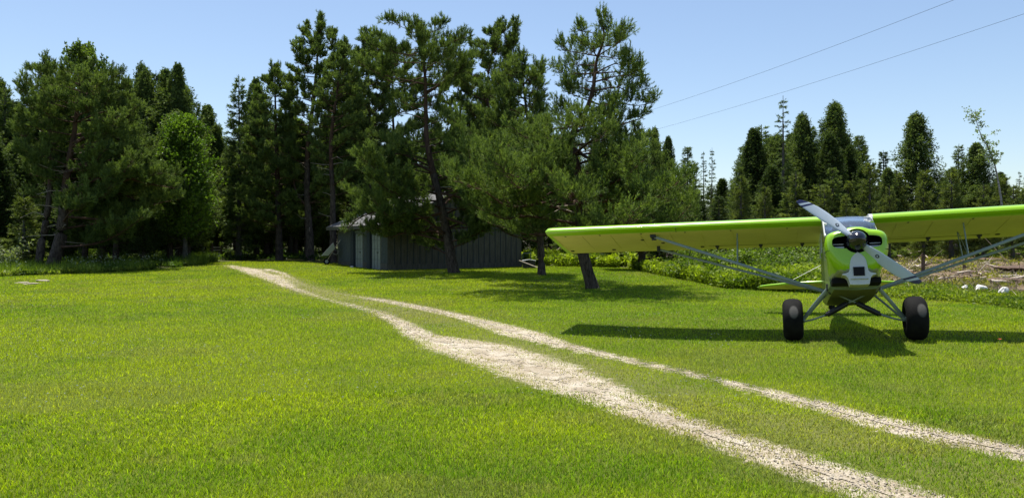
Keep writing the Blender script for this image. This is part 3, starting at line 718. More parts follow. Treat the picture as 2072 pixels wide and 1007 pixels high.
s = MB(); s.box((-.35, -1.0, -1.285), (.35, -.70, -1.185)); s.build('cowl_gap_shade', M['void'], plane, bev=.02)  # solid box, the shade of the cowl-to-belly gap put into its colour
# cabin above the sills: posts, rear deck, glass
s = MB()
for sx in (-1, 1):
    s.tube([(sx * .385, -.62, -.45), (sx * .37, .02, -.04)], .019, 6); s.tube([(sx * .385, .62, -.5), (sx * .37, .62, -.06)], .014, 6)
    s.tube([(sx * .385, 1.25, -.5), (sx * .36, 1.2, -.08)], .014, 6); s.tube([(sx * .37, .02, -.04), (sx * .37, 1.2, -.09)], .016, 6)
    s.tube([(sx * .36, .03, -.03), (0, -.58, -.44)], .015, 6); s.tube([(sx * .36, .6, -.06), (0, .1, -.05)], .009, 6)
s.tube([(-.37, .02, -.03), (.37, .02, -.03)], .016, 6); s.tube([(-.37, .6, -.06), (.37, .6, -.06)], .014, 6)
s.build('cabin_frame', M['white'], plane, smooth=True)
s = MB(); s.rings([fr_(1.2, .37, -.52, -.07, .03, .36), fr_(1.9, .30, -.48, -.25, .03, .26), fr_(2.4, .22, -.42, -.36, .02, .2)]); s.build('rear_deck', M['lime'], plane, smooth=True, angle=30)
s = MB()
A = [(-.385, -.62, -.45), (-.2, -.70, -.44), (0, -.72, -.43), (.2, -.70, -.44), (.385, -.62, -.45)]; B = [(-.37, .02, -.03), (-.18, .0, -.01), (0, -.01, -.005), (.18, .0, -.01), (.37, .02, -.03)]
md = [tuple(.5 * (a[i] + b[i]) + (.0, -.05, .03)[i] for i in range(3)) for a, b in zip(A, B)]
s.add(A + md + B, [(i, i + 1, 6 + i, 5 + i) for i in range(4)] + [(5 + i, 6 + i, 11 + i, 10 + i) for i in range(4)])
ws = s.build('windshield', M['glass'], plane, smooth=True)
sd = ws.modifiers.new('solid', 'SOLIDIFY'); sd.thickness = .004
s = MB(); s.box((-.36, .04, -.03), (.36, .60, -.024)); s.build('skylight', M['glass'], plane)
for sx in (-1, 1):
    s = MB(); s.add([(sx * .387, -.55, -.47), (sx * .387, .6, -.49), (sx * .372, .6, -.09), (sx * .372, .03, -.07)], [(0, 1, 2, 3)]); o = s.build('side_window', M['glass'], plane)
    sd = o.modifiers.new('solid', 'SOLIDIFY'); sd.thickness = .004
    s = MB(); s.rings([[(sx * x_, y, (z_ * 1.0) - .055 - .073 * y) for y, z_ in prof] for x_ in (.345, .402)]); s.build('wing_root_fairing', M['white'], plane, smooth=True, angle=35)
s = MB(); s.box((-.18, .35, -1.0), (.18, .75, -.88)); s.box((-.18, .70, -.95), (.18, .80, -.40)); s.build('seat', M['black'], plane, bev=.04)
s = MB(); s.box((-.36, -.50, -.75), (.36, -.44, -.455)); s.build('instrument_panel', M['black'], plane, bev=.01)
# lettered decal strip marks on the cowl side: a column of small pale rivet-like marks
s = MB()
for i in range(7): s.box((-.452, -1.18 + .004 * i, -.80 - .022 * i), (-.440, -1.165 + .004 * i, -.788 - .022 * i))
s.build('latch_row', M['cream'], cowl)
# tail
def surf(name, pts, z0, th, par, mats, axis='z'):
    m = MB(); n_ = len(pts)
    c = (sum(p[0] for p in pts) / n_, sum(p[1] for p in pts) / n_)
    rs = []
    for k_, tt in ((.93, -1), (1.0, -.25), (1.0, .25), (.93, 1)):
        if axis == 'z': rs.append([(c[0] + (p[0] - c[0]) * k_, c[1] + (p[1] - c[1]) * k_, z0 + tt * th / 2) for p in pts])
        else: rs.append([(tt * th / 2, c[0] + (p[0] - c[0]) * k_, c[1] + (p[1] - c[1]) * k_) for p in pts])
    m.rings(rs, [0, 0, 0]); m.m[-2] = 1; 
    return m.build(name, mats, par, smooth=True, angle=50)
for sx in (-1, 1):
    surf('stabilizer', [(sx * .03, 4.55), (sx * .5, 4.60), (sx * 1.0, 4.74), (sx * 1.4, 4.95), (sx * 1.56, 5.10), (sx * 1.58, 5.16), (sx * .03, 5.16)], -.455, .05, plane, [M['lime'], M['under']])
    surf('elevator', [(sx * .06, 5.175), (sx * 1.59, 5.175), (sx * 1.61, 5.26), (sx * 1.45, 5.42), (sx * 1.0, 5.56), (sx * .4, 5.58), (sx * .16, 5.42)], -.455, .035, plane, [M['lime'], M['under']])
    s = MB(); s.tube([(sx * 1.0, 5.0, -.48), (0, 4.85, -.78)], .004, 5); s.tube([(sx * 1.0, 5.0, -.43), (0, 5.1, .1)], .004, 5); s.build('tail_wire', M['steel'], plane)
surf('fin', [(4.5, -.42), (5.14, -.42), (5.14, .28), (5.02, .30), (4.8, .05)], 0, .04, plane, [M['lime'], M['lime']], 'x')
surf('rudder', [(5.16, -.60), (5.45, -.58), (5.62, -.2), (5.52, .2), (5.3, .36), (5.16, .36)], 0, .03, plane, [M['lime'], M['lime']], 'x')
s = MB(); s.tube([(0, 4.75, -.66), (0, 5.0, -.80), (0, 5.12, -.88)], .022, 6); s.tube([(0, 5.12, -.80), (0, 5.12, -.90)], .03, 8)
for sx in (-1, 1):
    s.tube([(sx * .055, 5.12, -.89), (sx * .06, 5.18, -1.0)], .012, 6); s.tube([(sx * .11, 5.1, -.66), (sx * .11, 5.12, -.84)], .010, 6)
s.tube([(-.12, 5.12, -.86), (.12, 5.12, -.86)], .012, 6); s.build('tail_spring', M['black'], plane, smooth=True)
s = MB(); s.lathe([(-.04, .05), (-.045, .09), (-.03, .112), (0, .12), (.03, .112), (.045, .09), (.04, .05)], 'x', 24, c=(0, 5.18, -1.0)); s.build('tail_wheel', M['rubber'], plane, smooth=True)

# ------------------------------------------------------------------ trees
def norm(a): return a / np.maximum(np.linalg.norm(a, axis=-1, keepdims=True), 1e-9)
class Wood:
    """tapered limbs collected as triangles"""
    def __init__(s): s.V = []; s.T = []; s.M = []; s.n = 0
    def limb(s, pts, r0, r1, sides=5, mi=0, flare=0, pw=1.0):
        P = np.array(pts, float); k = len(P)
        d = norm(np.gradient(P, axis=0)); a = np.cross(d, [0, 0, 1.0]); bad = np.linalg.norm(a, axis=1) < .15
        a[bad] = np.cross(d[bad], [1.0, .2, 0]); a = norm(a); b = np.cross(d, a)
        t = np.linspace(0, 1, k) ** pw; r = r0 + (r1 - r0) * t
        if flare: r = r * (1 + flare * np.exp(-np.arange(k) * 1.1))
        an = np.linspace(0, 2 * np.pi, sides, endpoint=False)
        r = r[:, None] * (1 + (.10 * np.sin(an * 3 + k) + .06 * rng.normal(size=(k, sides)) if sides > 6 else 0))
        V = P[:, None] + (a[:, None] * np.cos(an)[None, :, None] + b[:, None] * np.sin(an)[None, :, None]) * r[:, :, None]
        id_ = np.arange(k * sides).reshape(k, sides) + s.n; nx_ = np.roll(id_, -1, 1)
        q1 = np.stack([id_[:-1], nx_[:-1], nx_[1:]], -1).reshape(-1, 3); q2 = np.stack([id_[:-1], nx_[1:], id_[1:]], -1).reshape(-1, 3)
        s.V.append(V.reshape(-1, 3)); s.T += [q1, q2]; s.M.append(np.full(len(q1) * 2, mi)); s.n += k * sides
    def build(s, name, mats, parent): return tri_mesh(name, np.concatenate(s.V), np.concatenate(s.T), None, parent, smooth=True, mats=mats, mi=np.concatenate(s.M))
def resample(P, step):
    P = np.array(P, float); L = np.r_[0, np.cumsum(np.linalg.norm(np.diff(P, axis=0), axis=1))]
    n = max(2, int(L[-1] / step) + 1); t = np.linspace(0, L[-1], n)
    return np.stack([np.interp(t, L, P[:, i]) for i in range(3)], 1)
def smooth_path(P, step):
    Q = np.array(crom([tuple(p) for p in P], 6)); return resample(Q, step)
def tufts(P, D, n, L, w, spread, S, c0, c1, clump=None):
    """needles round shoots: P base, D direction, S shoot length -> vertices, triangles, colours"""
    k = len(P); P = np.repeat(P, n, 0); D = np.repeat(D, n, 0); m_ = k * n
    pos = P + D * (rng.random((m_, 1)) * S)
    r = norm(rng.normal(size=(m_, 3))); r = norm(r - (r * D).sum(1, keepdims=True) * D)
    nd = norm(D * (1 - spread * .55) + r * spread + np.array([0, 0, .12])); side = norm(np.cross(nd, rng.normal(size=(m_, 3))))
    l = L * rng.uniform(.7, 1.2, (m_, 1)); ww = w * rng.uniform(.7, 1.3, (m_, 1)) / 2
    V = np.stack([pos - side * ww, pos + side * ww, pos + nd * l], 1).reshape(-1, 3)
    f = np.clip(np.repeat((rng.random(k) if clump is None else clump) * .62 + rng.random(k) * .38, n)[:, None] + rng.normal(0, .12, (m_, 1)), 0, 1)
    C = (np.array(c0) * (1 - f) + np.array(c1) * f) * rng.uniform(.8, 1.2, (m_, 1))
    return V, np.arange(3 * m_).reshape(-1, 3), C
NEEDLE = ((.030, .060, .020), (.215, .285, .080))
def pine(name, u_v, d, r0, rows, label, seed, nlimb=46, group=None, limbs=(), dens=1.0, base_v=None, cols=NEEDLE, skew=0, up=.25, nn=13, nl=.125, nw=.023, cat='tree', dead=8, gap=None, open_=0, deep=.9, otop=2):
    """a pine drawn from its trunk line and crown outline (photograph pixels at its own depth d)"""
    global rng
    rng = np.random.default_rng(seed)
    tk = []
    for i, (u, v) in enumerate(u_v):
        p = at(u, v, d); tk.append([p.x, d + skew * i / len(u_v) + (0 if i == 0 else rng.normal(0, .12)), p.z])
    g = float(T(tk[0][0], tk[0][1])); tk[0][2] = g - .15
    root = empty(name, (tk[0][0], tk[0][1], g), label, cat, group)
    O = np.array([tk[0][0], tk[0][1], g])
    TP = smooth_path(tk, .35); Wd = Wood()
    sp = int(len(TP) * .42)
    Wd.limb(TP[:sp + 1] - O, r0, r0 * .6, 12, 0, flare=.22); Wd.limb(TP[sp:] - O, r0 * .6, .025, 8, 1)
    rz = np.array([at(0, r[0], d).z for r in rows]); rl = np.array([at(r[1], 0, d).x for r in rows]); rr_ = np.array([at(r[2], 0, d).x for r in rows])
    o_ = np.argsort(rz); rz, rl, rr_ = rz[o_], rl[o_], rr_[o_]
    SP, SD, SC_ = [], [], []
    def grow(LP, R_, dens_=1.0, lo_t=.42):
        """side branches and shoots on one limb"""
        k = len(LP); L = np.linalg.norm(LP[-1] - LP[0]) + 1e-6
        nb = max(5, int(L * 5.2 * dens_))
        for j in range(nb):
            t = lo_t + (1 - lo_t) * (j + rng.random()) / nb; i = min(k - 2, int(t * (k - 1))); p = LP[i] + (LP[i + 1] - LP[i]) * (t * (k - 1) - i)
            dd = norm(LP[min(i + 1, k - 1)] - LP[max(i - 1, 0)]); s_ = norm(np.cross(dd, [0, 0, 1])); sg = 1 if j % 2 else -1
            bl = min(1.5, (.16 + .36 * L * (1.12 - t) ** .8) * rng.uniform(.6, 1.15))
            bd = norm(dd * .75 + s_ * sg * rng.uniform(.35, 1.0) + np.array([0, 0, rng.uniform(-.08, .34)]))
            n_ = max(3, int(bl / .22)); B = [p]
            for q_ in range(n_):
                bd = norm(bd + np.array([0, 0, .09]) + rng.normal(0, .13, 3)); B.append(B[-1] + bd * bl / n_)
            B = np.array(B); Wd.limb(B - O, .008 + .006 * bl, .003, 3, 1)
            tone = float(np.clip(.34 + rng.normal(0, .28), 0, 1))
            nt_ = max(4, int(bl * 11 * dens))
            for q_ in range(nt_):
                tt = .25 + .75 * (q_ + rng.random()) / nt_; ii = min(n_ - 1, int(tt * n_)); c = B[ii] + (B[ii + 1] - B[ii]) * (tt * n_ - ii)
                td = norm(bd * .7 + rng.normal(0, .55, 3) + np.array([0, 0, .45])); tl_ = rng.uniform(.10, .30)
                e = c + td * tl_
                for z_ in range(3):
                    SP.append(c + (e - c) * rng.random()); SD.append(norm(td + rng.normal(0, .45, 3) + np.array([0, 0, .35]))); SC_.append(tone)
                SP.append(e); SD.append(norm(td + np.array([0, 0, .6]))); SC_.append(min(1, tone + .15))
            for z_ in range(3):
                SP.append(B[-1] + np.array([0, 0, .09 * z_])); SD.append(norm(bd * .5 + np.array([0, 0, 1.1]))); SC_.append(min(1, tone + .3))
    zlo, zhi = rz[0], rz[-1] - .55; tz = TP[:, 2]
    nlimb = int(nlimb * 1.35)
    for i in range(nlimb):
        f = ((i + rng.random()) / nlimb) ** .9; zt = zlo + (zhi - zlo) * f; az = i * 2.39996 + rng.uniform(-.4, .4)
        if gap and gap[0] < f < gap[1] and rng.random() < gap[2]: continue
        if f < open_ and math.sin(az) < -.80: continue
        if otop < f < .86 and math.sin(az) < -.55 and rng.random() < .8: continue
        L_, R2 = np.interp(zt, rz, rl), np.interp(zt, rz, rr_)
        i0 = int(np.argmin(np.abs(tz - zt))); ax_ = TP[i0]
        rx = max(.25, (R2 - ax_[0]) if math.cos(az) > 0 else (ax_[0] - L_)); ry = .5 * (abs(R2 - ax_[0]) + abs(ax_[0] - L_)) * (deep if f < .5 else min(deep, .85)) + .2; ry = min(ry, 7.5)
        R_ = 1 / math.sqrt((math.cos(az) / rx) ** 2 + (math.sin(az) / ry) ** 2) * rng.uniform(.76, 1.06)
        za = zt - up * R_ * rng.uniform(.5, 1.2) - .1; ia = int(np.argmin(np.abs(tz - za))); st = TP[ia]
        en = np.array([ax_[0] + math.cos(az) * R_, ax_[1] + math.sin(az) * R_, zt])
        mid = st * .5 + en * .5 + np.array([rng.normal(0, .08), rng.normal(0, .08), -.10 * R_ * up + rng.normal(0, .06) * R_])
        q3 = st * .22 + en * .78 + np.array([rng.normal(0, .06), 0, -.07 * R_ + rng.normal(0, .04) * R_])
        LP = smooth_path([st, mid, q3, en], .25)
        rb = float(np.interp(ia / len(TP), [0, 1], [r0 * .9, .03])); Wd.limb(LP - O, min(rb * .45, .014 + .013 * R_), .006, 6, 1)
        grow(LP, R_, 1.15 if f < .5 else 1.0, .24 if f < .5 else .42)
    grow(TP[int(.84 * len(TP)):], 1, 2.2, .0)
    for LL in limbs:
        pts = [np.array(at(u, v, d)) for u, v in LL]; n_ = len(pts); dy = rng.uniform(-.8, .5)
        for j, p in enumerate(pts): p[1] += dy * j / n_ + rng.normal(0, .1) * (j > 0)
        LP = smooth_path(pts, .25); Wd.limb(LP - O, r0 * .32, .016, 7, 1); 
        grow(LP[len(LP) // 4:], 2, 1.25, .2)
    for i in range(dead):      # bare dead branches under the crown
        ia = int(rng.uniform(.15, .55) * len(TP)); a_ = rng.uniform(0, 6.28); l = rng.uniform(.5, 1.8)
        st = TP[ia]; Wd.limb(np.array([st, st + np.array([math.cos(a_) * l * .5, math.sin(a_) * l * .5, rng.uniform(-.1, .25)]), st + np.array([math.cos(a_) * l, math.sin(a_) * l, rng.uniform(-.3, .4)])]) - O, .022, .006, 4, 2)
    Wd.build('trunk', [M['bark'], M['redbark'], M['deadwood']], root)
    V, Tr, C = tufts(np.array(SP) - O, np.array(SD), nn, nl, nw, .52, .20, cols[0], cols[1], np.array(SC_))
    tri_mesh('crown', V, Tr, M['needle'], root, col=C)
    return root

GP = 'pines round the shed'
pine('pine_tree', [(1199, 588), (1187, 540), (1178, 500), (1172, 430), (1172, 385), (1167, 340), (1158, 305), (1157, 278), (1168, 252), (1186, 226), (1198, 185), (1208, 120), (1222, 80), (1217, 35)], 27.5, .225,
     [(28, 1205, 1230), (60, 1165, 1262), (90, 1128, 1280), (130, 1125, 1300), (190, 1140, 1325), (230, 1120, 1312), (258, 1060, 1265), (290, 990, 1290), (330, 920, 1340), (380, 880, 1390), (420, 900, 1400), (455, 940, 1385)],
     'tall crooked pine whose leaning trunk stands behind the tip of the left wing', 11, nlimb=60, up=.12, dens=.72, nl=.105, nw=.021, otop=.55, deep=1.4,
     limbs=[[(1172, 395), (1120, 372), (1085, 365), (1040, 388), (1000, 385), (962, 345), (938, 285), (926, 240)], [(1172, 390), (1230, 395), (1290, 385), (1360, 395)],
            [(1172, 400), (1130, 385), (1095, 400), (1040, 395), (980, 400)], [(1160, 300), (1195, 325), (1235, 330), (1262, 350)], [(1148, 275), (1185, 262), (1240, 258), (1300, 240)]], gap=(.5, 1, .15))
pine('pine_tree', [(921, 560), (912, 520), (904, 470), (890, 400), (872, 330), (862, 270), (862, 180), (858, 120), (850, 60)], 39.4, .28,
     [(32, 795, 905), (50, 772, 942), (100, 735, 960), (140, 700, 960), (170, 750, 920), (230, 790, 905), (290, 760, 960), (350, 700, 970), (400, 690, 1010), (440, 700, 1010), (470, 715, 985), (486, 880, 960)],
     'flat topped pine with its thick dark trunk in front of the shed wall', 12, nlimb=66, up=.3, open_=.8, deep=1.5, gap=(.55, .78, .45), limbs=[[(895, 430), (860, 440), (800, 450), (740, 470)], [(900, 440), (930, 450), (985, 470)], [(880, 380), (840, 395), (780, 400), (730, 425)], [(885, 390), (930, 400), (975, 430)], [(880, 350), (830, 330), (780, 345), (735, 330)], [(862, 190), (900, 165), (935, 140), (955, 120)], [(868, 420), (800, 425), (740, 435), (705, 462)]])
pine('pine_tree', [(1097, 565), (1094, 500), (1090, 400), (1078, 300), (1062, 200), (1056, 112)], 37, .19,
     [(105, 1046, 1070), (150, 1010, 1100), (200, 965, 1095), (260, 930, 1110), (320, 890, 1120), (380, 900, 1130), (440, 930, 1120), (462, 990, 1110)],
     'pine on a slim straight trunk between the shed corner and the leaning pine', 13, nlimb=66, up=.3, deep=1.7)
pine('pine_tree', [(1000, 545), (1003, 400), (1000, 300), (985, 180), (1000, 100), (1012, 50)], 58, .26,
     [(42, 1005, 1022), (60, 985, 1045), (100, 945, 1048), (170, 920, 1060), (250, 900, 1070), (350, 900, 1080)],
     'pine rising behind the middle of the shed roof with a forked spiky top', 14, nlimb=40, up=.5, limbs=[[(985, 190), (1015, 130), (1038, 80), (1043, 45)]], nn=11, nl=.16, nw=.034)
pine('pine_tree', [(752, 545), (752, 400), (748, 250), (745, 68)], 57, .24,
     [(65, 738, 752), (110, 720, 775), (180, 700, 800), (260, 690, 810), (360, 690, 810), (420, 690, 800)],
     'narrow pine behind the left half of the shed roof', 15, nlimb=42, up=.5, nn=11, nl=.16, nw=.034)
pine('pine_tree', [(802, 545), (800, 400), (796, 250), (792, 92)], 60, .22, [(88, 785, 800), (140, 755, 850), (220, 735, 870), (300, 735, 880), (390, 735, 880)],
     'pine filling the gap behind the left side of the flat topped pine', 24, nlimb=36, up=.4, nn=11, nl=.17, nw=.036, dens=.8)
pine('pine_tree', [(934, 545), (934, 400), (932, 250), (936, 122)], 60, .22, [(116, 928, 945), (170, 885, 985), (250, 870, 1010), (350, 870, 1020), (410, 880, 1010)],
     'pine filling the gap behind the right side of the flat topped pine', 25, nlimb=36, up=.4, nn=11, nl=.17, nw=.036, dens=.8)
pine('pine_tree', [(708, 545), (708, 400), (706, 250), (712, 158)], 61, .22, [(155, 702, 720), (200, 670, 750), (280, 655, 770), (360, 660, 770), (410, 670, 750)],
     'pine standing behind the far left corner of the shed roof', 26, nlimb=34, up=.4, nn=11, nl=.17, nw=.036, dens=.8)
pine('pine_tree', [(628, 532), (627, 470), (622, 400), (622, 300), (634, 200), (648, 38)], 55, .31,
     [(35, 636, 660), (70, 604, 686), (110, 590, 712), (150, 592, 722), (220, 565, 715), (300, 560, 720), (380, 570, 700), (430, 590, 680)],
     'tall forked pine left of the wheelbarrow with the highest top of its clump', 16, nlimb=60, up=.4, open_=.5, limbs=[[(625, 420), (600, 390), (590, 330), (585, 260)]], nn=11, nl=.16, nw=.034, gap=(.25, .55, .4))
pine('pine_tree', [(673, 534), (672, 400), (669, 290), (684, 180), (700, 92)], 52, .25,
     [(90, 690, 710), (130, 672, 730), (200, 640, 745), (300, 620, 745), (380, 650, 750)],
     'straight trunked pine directly behind the tipped wheelbarrow', 17, nlimb=44, up=.4, open_=.6, nn=11, nl=.15, nw=.031, gap=(.0, .35, .4))
pine('pine_tree', [(565, 534), (563, 400), (560, 280), (556, 138)], 56, .28,
     [(135, 548, 566), (180, 520, 600), (250, 500, 618), (330, 490, 625), (400, 480, 630), (460, 490, 610)],
     'bushy pine right of the mouth of the forest lane', 18, nlimb=50, up=.3, nn=11, nl=.16, nw=.034)
pine('pine_tree', [(105, 556), (112, 520), (122, 470), (130, 400), (140, 335), (149, 270), (165, 200), (190, 128)], 42.8, .35,
     [(120, 180, 204), (150, 130, 245), (200, 90, 285), (260, 60, 320), (320, 62, 345), (390, 130, 360), (445, 170, 360)],
     'thickest leaning pine at the left with bare reddish limbs reaching right', 19, nlimb=58, up=.25, dead=30, open_=.72,
     limbs=[[(148, 290), (200, 270), (240, 282), (275, 305), (300, 330)], [(140, 345), (190, 338), (250, 358), (300, 372), (350, 380)], [(133, 400), (180, 392), (230, 372), (270, 362), (330, 350)]])
pine('pine_tree', [(78, 558), (86, 490), (95, 420), (101, 330), (98, 200), (92, 122)], 43.5, .235,
     [(115, 82, 106), (150, 48, 130), (200, 36, 142), (280, 30, 160), (350, 38, 150), (410, 50, 130)],
     'slimmer leaning pine just left of the thickest one', 20, nlimb=46, up=.35, dead=16, open_=.6)
pine('pine_tree', [(1300, 548), (1298, 440), (1292, 340), (1284, 258)], 44, .22,
     [(255, 1272, 1296), (290, 1235, 1330), (340, 1215, 1370), (400, 1200, 1400), (460, 1200, 1410), (510, 1220, 1400)],
     'low wide pine whose boughs fill the space above the left wing', 21, nlimb=52, up=.15)
pine('pine_tree', [(345, 545), (345, 420), (338, 350), (330, 300)], 50, .2,
     [(298, 322, 340), (320, 280, 380), (350, 240, 420), (400, 235, 430), (450, 250, 420), (480, 280, 400)],
     'drooping pine overhanging the left side of the lane mouth', 22, nlimb=44, up=.2, nn=11, nl=.15, nw=.031)
pine('pine_tree', [(232, 552), (236, 450), (240, 300), (245, 240)], 47, .2,
     [(238, 238, 252), (270, 205, 290), (310, 190, 330), (380, 190, 330), (450, 200, 320), (485, 220, 300)],
     'pine with drooping boughs between the thick leaning pine and the lane', 23, nlimb=44, up=.25, nn=11, nl=.15, nw=.031)

# ---- background kinds, each built once at unit-ish size and copied
def finish(root, Wd, mats, parts):
    if Wd: Wd.build('trunk', mats, root)
    for nm, (V, Tr, C), m in parts: tri_mesh(nm, V, Tr, M[m], root, col=C)
    return root
def spruce(seed, h=12.0, r=2.2, c0=(.030, .060, .022), c1=(.085, .125, .035), sparse=1.0, bare=.06, deadlow=True, top=.0):
    global rng
    rng = np.random.default_rng(seed); root = bpy.data.objects.new('spruce_tree', None); root.empty_display_size = .2; COL.objects.link(root)
    Wd = Wood(); k = 16; P = np.stack([rng.normal(0, .03, k).cumsum() * .4, rng.normal(0, .03, k).cumsum() * .4, np.linspace(-.2, h, k)], 1); P[0, :2] = 0
    Wd.limb(P, .16 + .006 * h, .02, 7, 0, flare=.5); SP, SD, SC_ = [], [], []; z = h * bare
    while z < h * .985:
        f = (z - h * bare) / (h * (1 - bare)); rad = r * ((1 - f) ** .75) * min(1, .55 + f * 2.4) * rng.uniform(.72, 1.12) + .08; nb = int(rng.integers(5, 8)) if sparse >= 1 else int(rng.integers(3, 5))
        for b in range(nb):
            a = rng.uniform(0, 2 * np.pi); l = rad * rng.uniform(.6, 1.12); dr = rng.uniform(-.30, -.05) + .45 * f
            c = np.array([np.interp(z, P[:, 2], P[:, 0]), np.interp(z, P[:, 2], P[:, 1]), z]); n_ = max(3, int(l / .3)); d_ = np.array([math.cos(a), math.sin(a), dr + .1]); B = [c]
            for q in range(n_): d_ = norm(d_ + np.array([0, 0, -.05 + .16 * q / n_]) + rng.normal(0, .04, 3)); B.append(B[-1] + d_ * l / n_)
            B = np.array(B); Wd.limb(B, .02 + .005 * l, .004, 3, 0)
            if deadlow and f < .16 and rng.random() < .5: continue
            tone = float(np.clip(.45 + rng.normal(0, .25), 0, 1)); sd = norm(np.cross(d_, [0, 0, 1]))
            ns = max(5, int(l * 15 * sparse))
            for q in range(ns):
                t = .18 + .82 * (q + rng.random()) / ns; i = min(n_ - 1, int(t * n_)); p = B[i] + (B[i + 1] - B[i]) * (t * n_ - i)
                off = sd * rng.uniform(-1, 1) * .34 * l * (1.1 - t) + np.array([0, 0, -abs(rng.normal(0, .05))])
                SP.append(p + off); SD.append(norm(d_ * .8 + off * .8 + rng.normal(0, .25, 3) + np.array([0, 0, -.12]))); SC_.append(tone)
        z += rng.uniform(.22, .36) * (1 if sparse >= 1 else 1.5)
    finish(root, Wd, [M['greybark']], [('crown', tufts(np.array(SP), np.array(SD), 7, .21, .052, .55, .26, c0, c1, np.array(SC_)), 'needle')])
    root['H'] = h; root['RR'] = r; return root
def cedar(seed, h=12.0, r=2.0, c0=(.024, .050, .018), c1=(.070, .105, .030), bare=.1, pw=.8, name='cedar_tree', leaf='needle', n=17000, ls=.15, lw=.062, cl=.40, lobes=3.2, kind='bark'):
    global rng
    rng = np.random.default_rng(seed); root = bpy.data.objects.new(name, None); root.empty_display_size = .2; COL.objects.link(root)
    Wd = Wood(); k = 12; P = np.stack([rng.normal(0, .05, k).cumsum() * .5, rng.normal(0, .05, k).cumsum() * .5, np.linspace(-.2, h * .93, k)], 1); P[0, :2] = 0
    Wd.limb(P, .2, .03, 7, 0, flare=.5); SP, SD, SC_ = [], [], []; nc = int(105 * lobes)
    for i in range(nc):
        f = ((i + rng.random()) / nc); z = h * (bare + (1 - bare) * f); R_ = r * min(1, .55 + 1.6 * f) * (1 - f) ** pw * rng.uniform(.3, 1.3) + .08; a = i * 2.4 + rng.normal(0, .4)
        c = np.array([np.interp(z, P[:, 2], P[:, 0]) + math.cos(a) * R_, np.interp(z, P[:, 2], P[:, 1]) + math.sin(a) * R_, z + .1 * R_]); st = np.array([np.interp(z - .4 * R_, P[:, 2], P[:, 0]), np.interp(z - .4 * R_, P[:, 2], P[:, 1]), max(.3, z - .5 * R_)])
        LP = resample([st, st * .5 + c * .5 + [0, 0, -.12 * R_], c], .4); Wd.limb(LP, .02 + .012 * R_, .008, 4, 0)
        tone = float(np.clip(.42 + rng.normal(0, .34), 0, 1)); m_ = int(n / nc); cr = cl * rng.uniform(.5, 1.35) * (.5 + .6 * R_ / r)
        g = norm(rng.normal(size=(m_, 3))) * (rng.random((m_, 1)) ** .45) * cr * np.array([1, 1, 1.9 if leaf == 'needle' else 1.1]); tt = rng.random((m_, 1)) * .55
        SP.append(c * (1 - tt) + st * tt + g * (1 - .3 * tt)); SD.append(norm(g * .8 / cr + np.array([math.cos(a) * .5, math.sin(a) * .5, .55]) + rng.normal(0, .3, (m_, 3)))); SC_.append(np.clip(tone + rng.normal(0, .1, m_), 0, 1))
    t0 = norm(rng.normal(size=(40, 3))) * .18 * np.array([1, 1, 3]); SP.append(t0 + P[-1]); SD.append(norm(t0 + [0, 0, .5])); SC_.append(np.full(40, .5))
    finish(root, Wd, [M[kind]], [('crown', tufts(np.concatenate(SP), np.concatenate(SD), 4, ls, lw, .8, .12, c0, c1, np.concatenate(SC_)), leaf)])
    root['H'] = h; root['RR'] = r; return root
def shrub(seed, h=2.0, r=1.0, c0=(.05, .10, .015), c1=(.16, .22, .03), name='leafy_shrub', n=700, ls=.11, lw=.07, leaf='leaf'):
    global rng
    rng = np.random.default_rng(seed); root = bpy.data.objects.new(name, None); root.empty_display_size = .2; COL.objects.link(root)
    Wd = Wood(); SP, SD, SC_ = [], [], []
    for i in range(11):
        a = rng.uniform(0, 6.28); l = h * rng.uniform(.55, 1.0); d_ = norm(np.array([math.cos(a) * .45 * r, math.sin(a) * .45 * r, 1.0])); B = [np.array([math.cos(a) * .08, math.sin(a) * .08, -.05])]
        for q in range(6): d_ = norm(d_ + rng.normal(0, .12, 3)); B.append(B[-1] + d_ * l / 6)
        B = np.array(B); Wd.limb(B, .016, .004, 4, 0); m_ = n // 11; t = rng.uniform(.15, 1, m_) * 5.99; ii = t.astype(int)
        p = B[ii] + (B[ii + 1] - B[ii]) * (t - ii)[:, None] + rng.normal(0, .13 * r, (m_, 3)); SP.append(p); SD.append(norm(rng.normal(0, 1, (m_, 3)) + [0, 0, .5])); SC_.append(np.clip(.5 + rng.normal(0, .3, m_), 0, 1))
    finish(root, Wd, [M['greybark']], [('foliage', tufts(np.concatenate(SP), np.concatenate(SD), 3, ls, lw, .9, .05, c0, c1, np.concatenate(SC_)), leaf)])
    root['H'] = h; root['RR'] = r; return root
DK0, DK1 = (.030, .060, .020), (.20, .26, .07)
YG0, YG1 = (.055, .085, .022), (.20, .24, .06)
